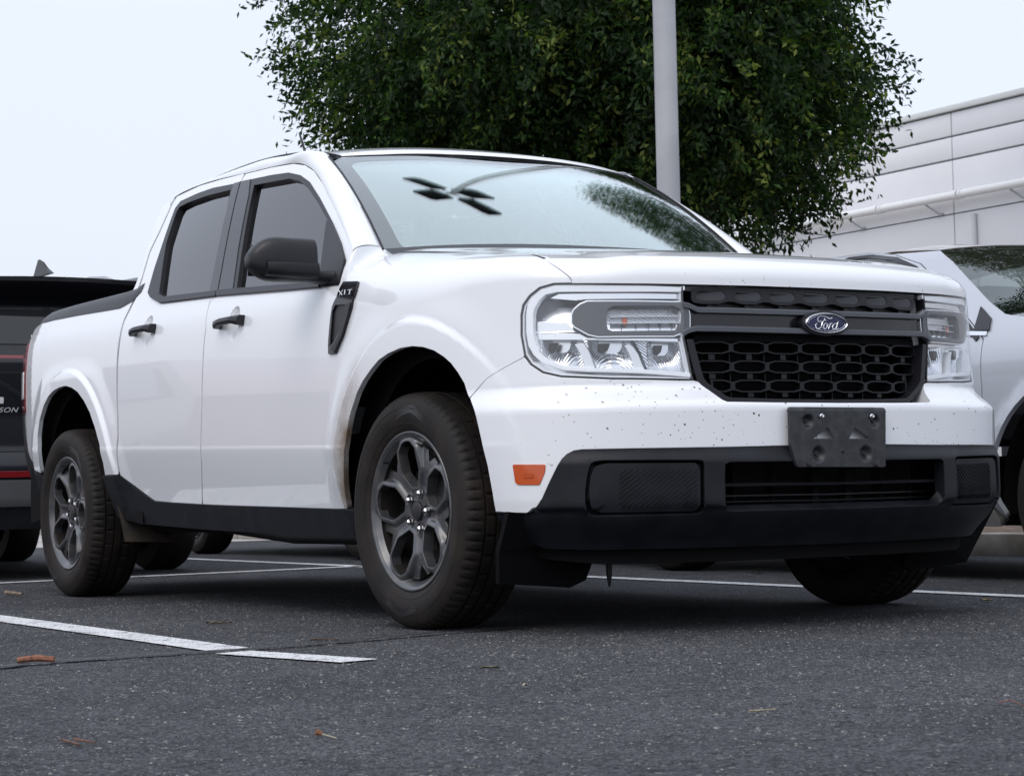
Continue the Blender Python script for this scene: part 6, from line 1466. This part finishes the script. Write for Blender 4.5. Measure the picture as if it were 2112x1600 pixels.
for s_, nm in ((-1, 'left'), (1, 'right')):
    y = -.20+s_*.90
    V = []; 
    for x in np.linspace(-5.12, -9.5, 16):
        e_ = .10*smooth(-9.0, -9.5, x); V += [(x, y-s_*(.04+e_), .32), (x, y-s_*e_, .6), (x, y-s_*(.01+e_), .95), (x-.02, y-s_*(.06+e_), 1.12)]
    F = [(i*4+j, i*4+j+1, (i+1)*4+j+1, (i+1)*4+j) for i in range(15) for j in range(3)]; link('body_side', mesh('body_side', V, F), bp, suv)
    V = [(-5.35, y-s_*.10, 1.13), (-8.6, y-s_*.08, 1.10), (-7.7, y-s_*.27, 1.52), (-5.60, y-s_*.25, 1.55)]; link('side_glass', mesh('side_glass', V, [(0, 1, 2, 3)], smooth=False), MAT['side_glass'], suv)
bx_ = lambda name, c, d, m_: box(name, c, d, m_, suv, .02)
bx_('underbody', (-7.3, -.2, .45), (4.3, 1.5, .34), MAT['dark']); bx_('cabin_mass', (-6.8, -.2, .85), (3.0, 1.6, .5), MAT['cabin_dark']); bx_('nose', (-9.1, -.2, .78), (.9, 1.7, .5), bp)
for x, y, o_ in ((-5.95, .62, 1), (-8.65, .60, 1), (-5.95, -1.0, -1), (-8.65, -1.0, -1)): simple_wheel(suv, (x, y, .35), .35, .22, o_)
# model name in raised italic capitals, only its end is in view
fc = bpy.data.curves.new('letters', 'FONT'); fc.body = 'TUCSON'; fc.size = .036; fc.shear = .35; fc.extrude = .002; fc.space_character = 1.12; fc.align_x = 'RIGHT'
fo = bpy.data.objects.new('lettering', fc); COL.objects.link(fo); tx = [-5.1000000000000005,-0.46829356878592376,0.8582381102665525]
dg = bpy.context.evaluated_depsgraph_get(); me_ = bpy.data.meshes.new_from_object(fo.evaluated_get(dg)); bpy.data.objects.remove(fo)
lo_ = link('lettering', me_, mat('silver letters', (.6, .6, .62), .3, .6), suv); lo_.location = (-5.105, tx[1], tx[2]); lo_.rotation_euler = (math.radians(90), 0, math.radians(90)); lo_.scale = (1.25, 1, 1)
# ================================================================ dark car further along, seen only under the pickup
dc = empty('parked_hatchback', (0, 0, 0)); tag(dc, 'dark grey hatchback glimpsed under the pickup, behind its rear axle', 'car')
gp = mat('dark grey paint', (.02, .021, .024), .3, 0, 1.)
def carblock(parent, x0, x1, y0, y1, paint_, zr=1.38):
    prof = [(x0, .32), (x0-.06*np.sign(x0-x1), .70), (x0, .92), (x0+.22*(x1-x0), zr-.02), (x0+.62*(x1-x0), zr), (x0+.80*(x1-x0), .96), (x1, .86), (x1+.04*np.sign(x1-x0), .5), (x1, .30)]
    bm = bmesh.new(); ins = [0.02, 0, .03, .22, .22, .06, .05, .02, .04]
    a = [bm.verts.new((x, y0+i, z)) for (x, z), i in zip(prof, ins)]; b = [bm.verts.new((x, y1-i, z)) for (x, z), i in zip(prof, ins)]
    bm.faces.new(a); bm.faces.new(b[::-1])
    for i in range(len(a)): bm.faces.new((a[i], a[(i+1) % len(a)], b[(i+1) % len(a)], b[i]))
    link('body', bm_mesh('body', bm, bevel=.04, seg=3), paint_, parent)
    for yy, s_ in ((y0, -1), (y1, 1)):
        xa, xb = x0+.12*(x1-x0), x0+.72*(x1-x0); V = [(xa, yy-s_*(-.035), .95), (xb, yy+s_*.035-s_*.07, .97), (x0+.60*(x1-x0), yy-s_*.185, zr-.08), (x0+.24*(x1-x0), yy-s_*.185, zr-.10)]
        V[0] = (xa, yy-s_*.045, .95); V[1] = (xb, yy-s_*.045, .97); V = [(x, y+s_*.012, z) for x, y, z in V]
        link('side_glass', mesh('side_glass', V, [(0, 1, 2, 3)], smooth=False), MAT['side_glass'], parent)
    for x in (x0+.18*(x1-x0), x0+.80*(x1-x0)):
        for yy, s_ in ((y0+.12, -1), (y1-.12, 1)): simple_wheel(parent, (x, yy, .32), .32, .21, s_)
carblock(dc, -5.35, -9.6, 1.95, 3.72, gp)
# cars across the aisle, seen only as reflections in the doors
def across(x, y, ang, pnt, label, group=None):
    c = empty('parked_car', (x, y, 0), math.radians(ang)); tag(c, label, 'car', group); carblock(c, 2.2, -2.2, -.88, .88, pnt); return c
across(-7.45, -3.25, 0, mat('red car paint', (.20, .02, .025), .3, 0, 1.), 'red car just outside the left edge, mirrored in the pickup doors')
across(-7.5, -6.4, 0, mat('silver car paint', (.45, .46, .48), .3, .3, 1.), 'silver car next to the red one, outside the left edge')
across(-7.4, -9.5, 0, mat('blue car paint', (.03, .05, .12), .3, 0, 1.), 'blue car at the far end of the row outside the left edge')
across(-13.5, -3.2, 180, mat('beige car paint', (.40, .36, .30), .3, .2, 1.), 'beige car behind the red one, outside the left edge')
# ================================================================ litter on the asphalt
def litter(name, label, cat, pts, r, col, n=7):
    m_ = vary(mat(name+' bark', col, .85), tuple(c*.6 for c in col), tuple(min(1, c*1.35) for c in col), 60); bm = bmesh.new(); tube(bm, pts, r, n); o = link(name, bm_mesh(name, bm, smooth=True), m_); tag(o, label, cat); return o
G = {(36,1373): [0.4527117781995269,-2.2260904095386405],(75,1372): [0.47375078713284857,-2.185462609331185],(113,1371): [0.49388567286250495,-2.1457100839375016],(12,1229): [-3.3799182037502,-1.0696723024493893],(46,1231): [-3.220661449309012,-1.0482923033075107],(440,1288): [-0.721475045163686,-1.2245508235883356],(466,1288): [-0.68795556863975,-1.1958758737599426],(128,1531): [2.131161520167451,-2.6790646750552423],(165,1543): [2.2318768020325237,-2.6830076661043902],(152,1533): [2.1581782143678123,-2.6683125481780916],(196,1536): [2.2025766338910873,-2.6473098818519896],(137,1527): [2.108441430197571,-2.663867058827586],(650,1519): [2.3396738642578283,-2.3145502488834513],(664,1519): [2.347357351796499,-2.305747154836437],(694,1525): [2.4018667744445352,-2.3053439984332904],(1000,1403): [1.62378907673784,-1.5793074379777785],(1010,1382): [1.4069041110019684,-1.4425713065956716],(1083,1419): [1.8376460082479165,-1.6073933029637986],(2034,1241): [0.25923510529767757,1.1206857993284118],(1545,1470): [2.524591466068944,-1.5561022753149283],(1600,1466): [2.530285823067838,-1.5013697660781933],(2060,1453): [2.7129811952897547,-1.1410931269875766],(2112,1460): [2.784835770841465,-1.1493693532195413],(640,1322): [0.2153755619666322,-1.3271805449448992],(700,1322): [0.27874756322711036,-1.2691230055720117],(1040,1413): [1.751193976409934,-1.6059929604257746],(1562,1184): [-2.2237093500517933,2.0503637049077894],(1582,1184): [-2.1830980513842384,2.0744264463344506],(655,1325): [0.28394485118453705,-1.337540555035349]}
litter('stick', 'thick reddish brown stick lying along the tar seam', 'stick', [(*G[(36, 1373)], .014), (*G[(75, 1372)], .018), (*G[(113, 1371)], .014)], [0.00715, 0.00845, 0.0078], (.16, .07, .04))
litter('stick', 'grey brown broken stick near the rear tyre', 'stick', [(*G[(12, 1229)], .016), (*G[(46, 1231)], .013)], [0.0091, 0.0065], (.16, .12, .09))
litter('twig', 'short brown twig with a forked neighbour in the near left foreground', 'twig', [(*G[(128, 1531)], .005), (*G[(165, 1543)], .006)], [0.0026, 0.00195], (.10, .05, .035))
litter('twig', 'thin reddish twig pointing right in the near left foreground', 'twig', [(*G[(152, 1533)], .008), (*G[(196, 1536)], .004)], [0.00195, 0.0013], (.15, .07, .04))
litter('twig', 'dark thin twig beside the tar seam in front of the front tyre', 'twig', [(*G[(640, 1322)], .006), (*G[(700, 1322)], .005)], [0.00325, 0.00195], (.07, .045, .03))
litter('twig', 'pale straw lying in the right foreground', 'twig', [(*G[(1545, 1470)], .004), (*G[(1600, 1466)], .004)], [0.0013, 0.000975], (.32, .27, .18))
litter('twig', 'thin curved reddish stem at the right edge', 'twig', [(*G[(2060, 1453)], .004), (G[(2060, 1453)][0]*.5+G[(2112, 1460)][0]*.5, G[(2060, 1453)][1]*.5+G[(2112, 1460)][1]*.5, .012), (*G[(2112, 1460)], .004)], [0.000975, 0.000975, 0.00065], (.20, .08, .06))
ac = litter('seed_pod', 'small orange brown seed pod with a pale stalk in the centre left foreground', 'seed pod', [(*G[(650, 1519)], .004), (G[(650, 1519)][0]*.6+G[(664, 1519)][0]*.4, G[(650, 1519)][1]*.6+G[(664, 1519)][1]*.4, .008), (*G[(664, 1519)], .005)], [.002, .0058, .003], (.30, .12, .06))
bm = bmesh.new(); tube(bm, [(*G[(664, 1519)], .005), (*G[(694, 1525)], .003)], [.0012, .0010], 6); link('stalk', bm_mesh('stalk', bm), mat('stalk', (.35, .32, .22), .8), ac)
def leafo(p, ang, L, W, col, label):
    V = []; n = 7
    for i in range(n+1):
        t = i/n; w = W*math.sin(math.pi*min(1, t*1.02+.0))**.8 if 0 < i < n else .0005; z = .003+.003*math.sin(math.pi*t)+.003*math.sin(9*t)*.5
        for s_ in (-1, 0, 1): V.append((p[0]+math.cos(ang)*(t-.5)*L-math.sin(ang)*s_*w, p[1]+math.sin(ang)*(t-.5)*L+math.cos(ang)*s_*w, z+(.004 if s_ else 0)))
    F = [(i*3+j, i*3+j+1, (i+1)*3+j+1, (i+1)*3+j) for i in range(n) for j in range(2)]
    o = link('dead_leaf', mesh('dead_leaf', V, F), vary(mat('dead leaf', col, .8), tuple(c*.6 for c in col), col, 80)); tag(o, label, 'leaf'); return o
leafo(G[(440, 1288)], .4, .06, .014, (.16, .12, .05), 'curled olive dead leaf between the two painted lines on the left')
leafo(G[(466, 1288)], 1.6, .04, .010, (.22, .17, .08), 'small tan dead leaf touching the curled olive one')
leafo(G[(1010, 1382)], 1.2, .045, .006, (.22, .20, .12), 'narrow pale upright leaf in front of the front tyre')
leafo(G[(1083, 1419)], 2.3, .02, .006, (.42, .38, .28), 'tiny cream petal in the middle foreground')
leafo(G[(2034, 1241)], .2, .05, .014, (.45, .26, .10), 'orange tan dead leaf by the far painted line at right')
leafo(G[(1562, 1184)], .2, .06, .010, (.10, .09, .08), 'dark curled leaf on the asphalt under the pickup nose')
# loose grit
r = np.random.default_rng(5)
def grit(n, xr, yr_, s0, s1):
    x = r.uniform(*xr, n); y = r.uniform(*yr_, n); s_ = s0+(s1-s0)*r.random(n)**2.5; a = r.uniform(0, 6.28, n); P = np.zeros((n, 5, 3))
    for k in range(4): q = s_*r.uniform(.7, 1.2, n); P[:, k, 0] = x+np.cos(a+k*1.57)*q; P[:, k, 1] = y+np.sin(a+k*1.57)*q; P[:, k, 2] = -.0005
    P[:, 4, 0] = x+s_*r.uniform(-.35, .35, n); P[:, 4, 1] = y+s_*r.uniform(-.35, .35, n); P[:, 4, 2] = s_*r.uniform(.30, .62, n); return P
GP = np.concatenate([grit(50000, (.6, 4.6), (-3.4, .6), .0020, .0046), grit(45000, (-2.2, 3.0), (-3.0, -.6), .0024, .0054), grit(22000, (-6, 1.5), (-1.9, 2.2), .003, .006), grit(14000, (.4, 3.6), (-1.2, 2.6), .003, .006)])
n = len(GP); tri_ = np.array([[0, 1, 4], [1, 2, 4], [2, 3, 4], [3, 0, 4]]); FI = (np.arange(n)[:, None, None]*5+tri_).reshape(-1)
gme = bpy.data.meshes.new('grit'); gme.vertices.add(5*n); gme.vertices.foreach_set('co', GP.reshape(-1).astype(np.float32)); gme.loops.add(len(FI)); gme.loops.foreach_set('vertex_index', FI.astype(np.int32)); gme.polygons.add(4*n); gme.polygons.foreach_set('loop_start', np.arange(0, 12*n, 3, dtype=np.int32)); gme.polygons.foreach_set('loop_total', np.full(4*n, 3, np.int32)); gme.update(); gme.validate()
gmn = mat('loose grit', (.2, .19, .17), .8); _t, _b = nodes(gmn); _g = N(_t, 'ShaderNodeTexCoord'); _n = N(_t, 'ShaderNodeTexWhiteNoise'); _v = N(_t, 'ShaderNodeVectorMath', operation='SNAP'); _v.inputs[1].default_value = (.012, .012, 1); _t.links.new(_g.outputs['Object'], _v.inputs[0]); _t.links.new(_v.outputs[0], _n.inputs['Vector'])
_r = N(_t, 'ShaderNodeValToRGB'); _t.links.new(_n.outputs['Value'], _r.inputs[0]); _r.color_ramp.elements[0].color = (.022, .023, .027, 1); _r.color_ramp.elements[1].color = (.28, .27, .255, 1); _e = _r.color_ramp.elements.new(.55); _e.color = (.055, .057, .062, 1); _e = _r.color_ramp.elements.new(.90); _e.color = (.11, .11, .11, 1); _e = _r.color_ramp.elements.new(.975); _e.color = (.20, .19, .17, 1); _t.links.new(_r.outputs[0], _b.inputs['Base Color'])
tag(link('grit', gme, gmn), 'loose grit and small stones scattered over the asphalt', kind='stuff')
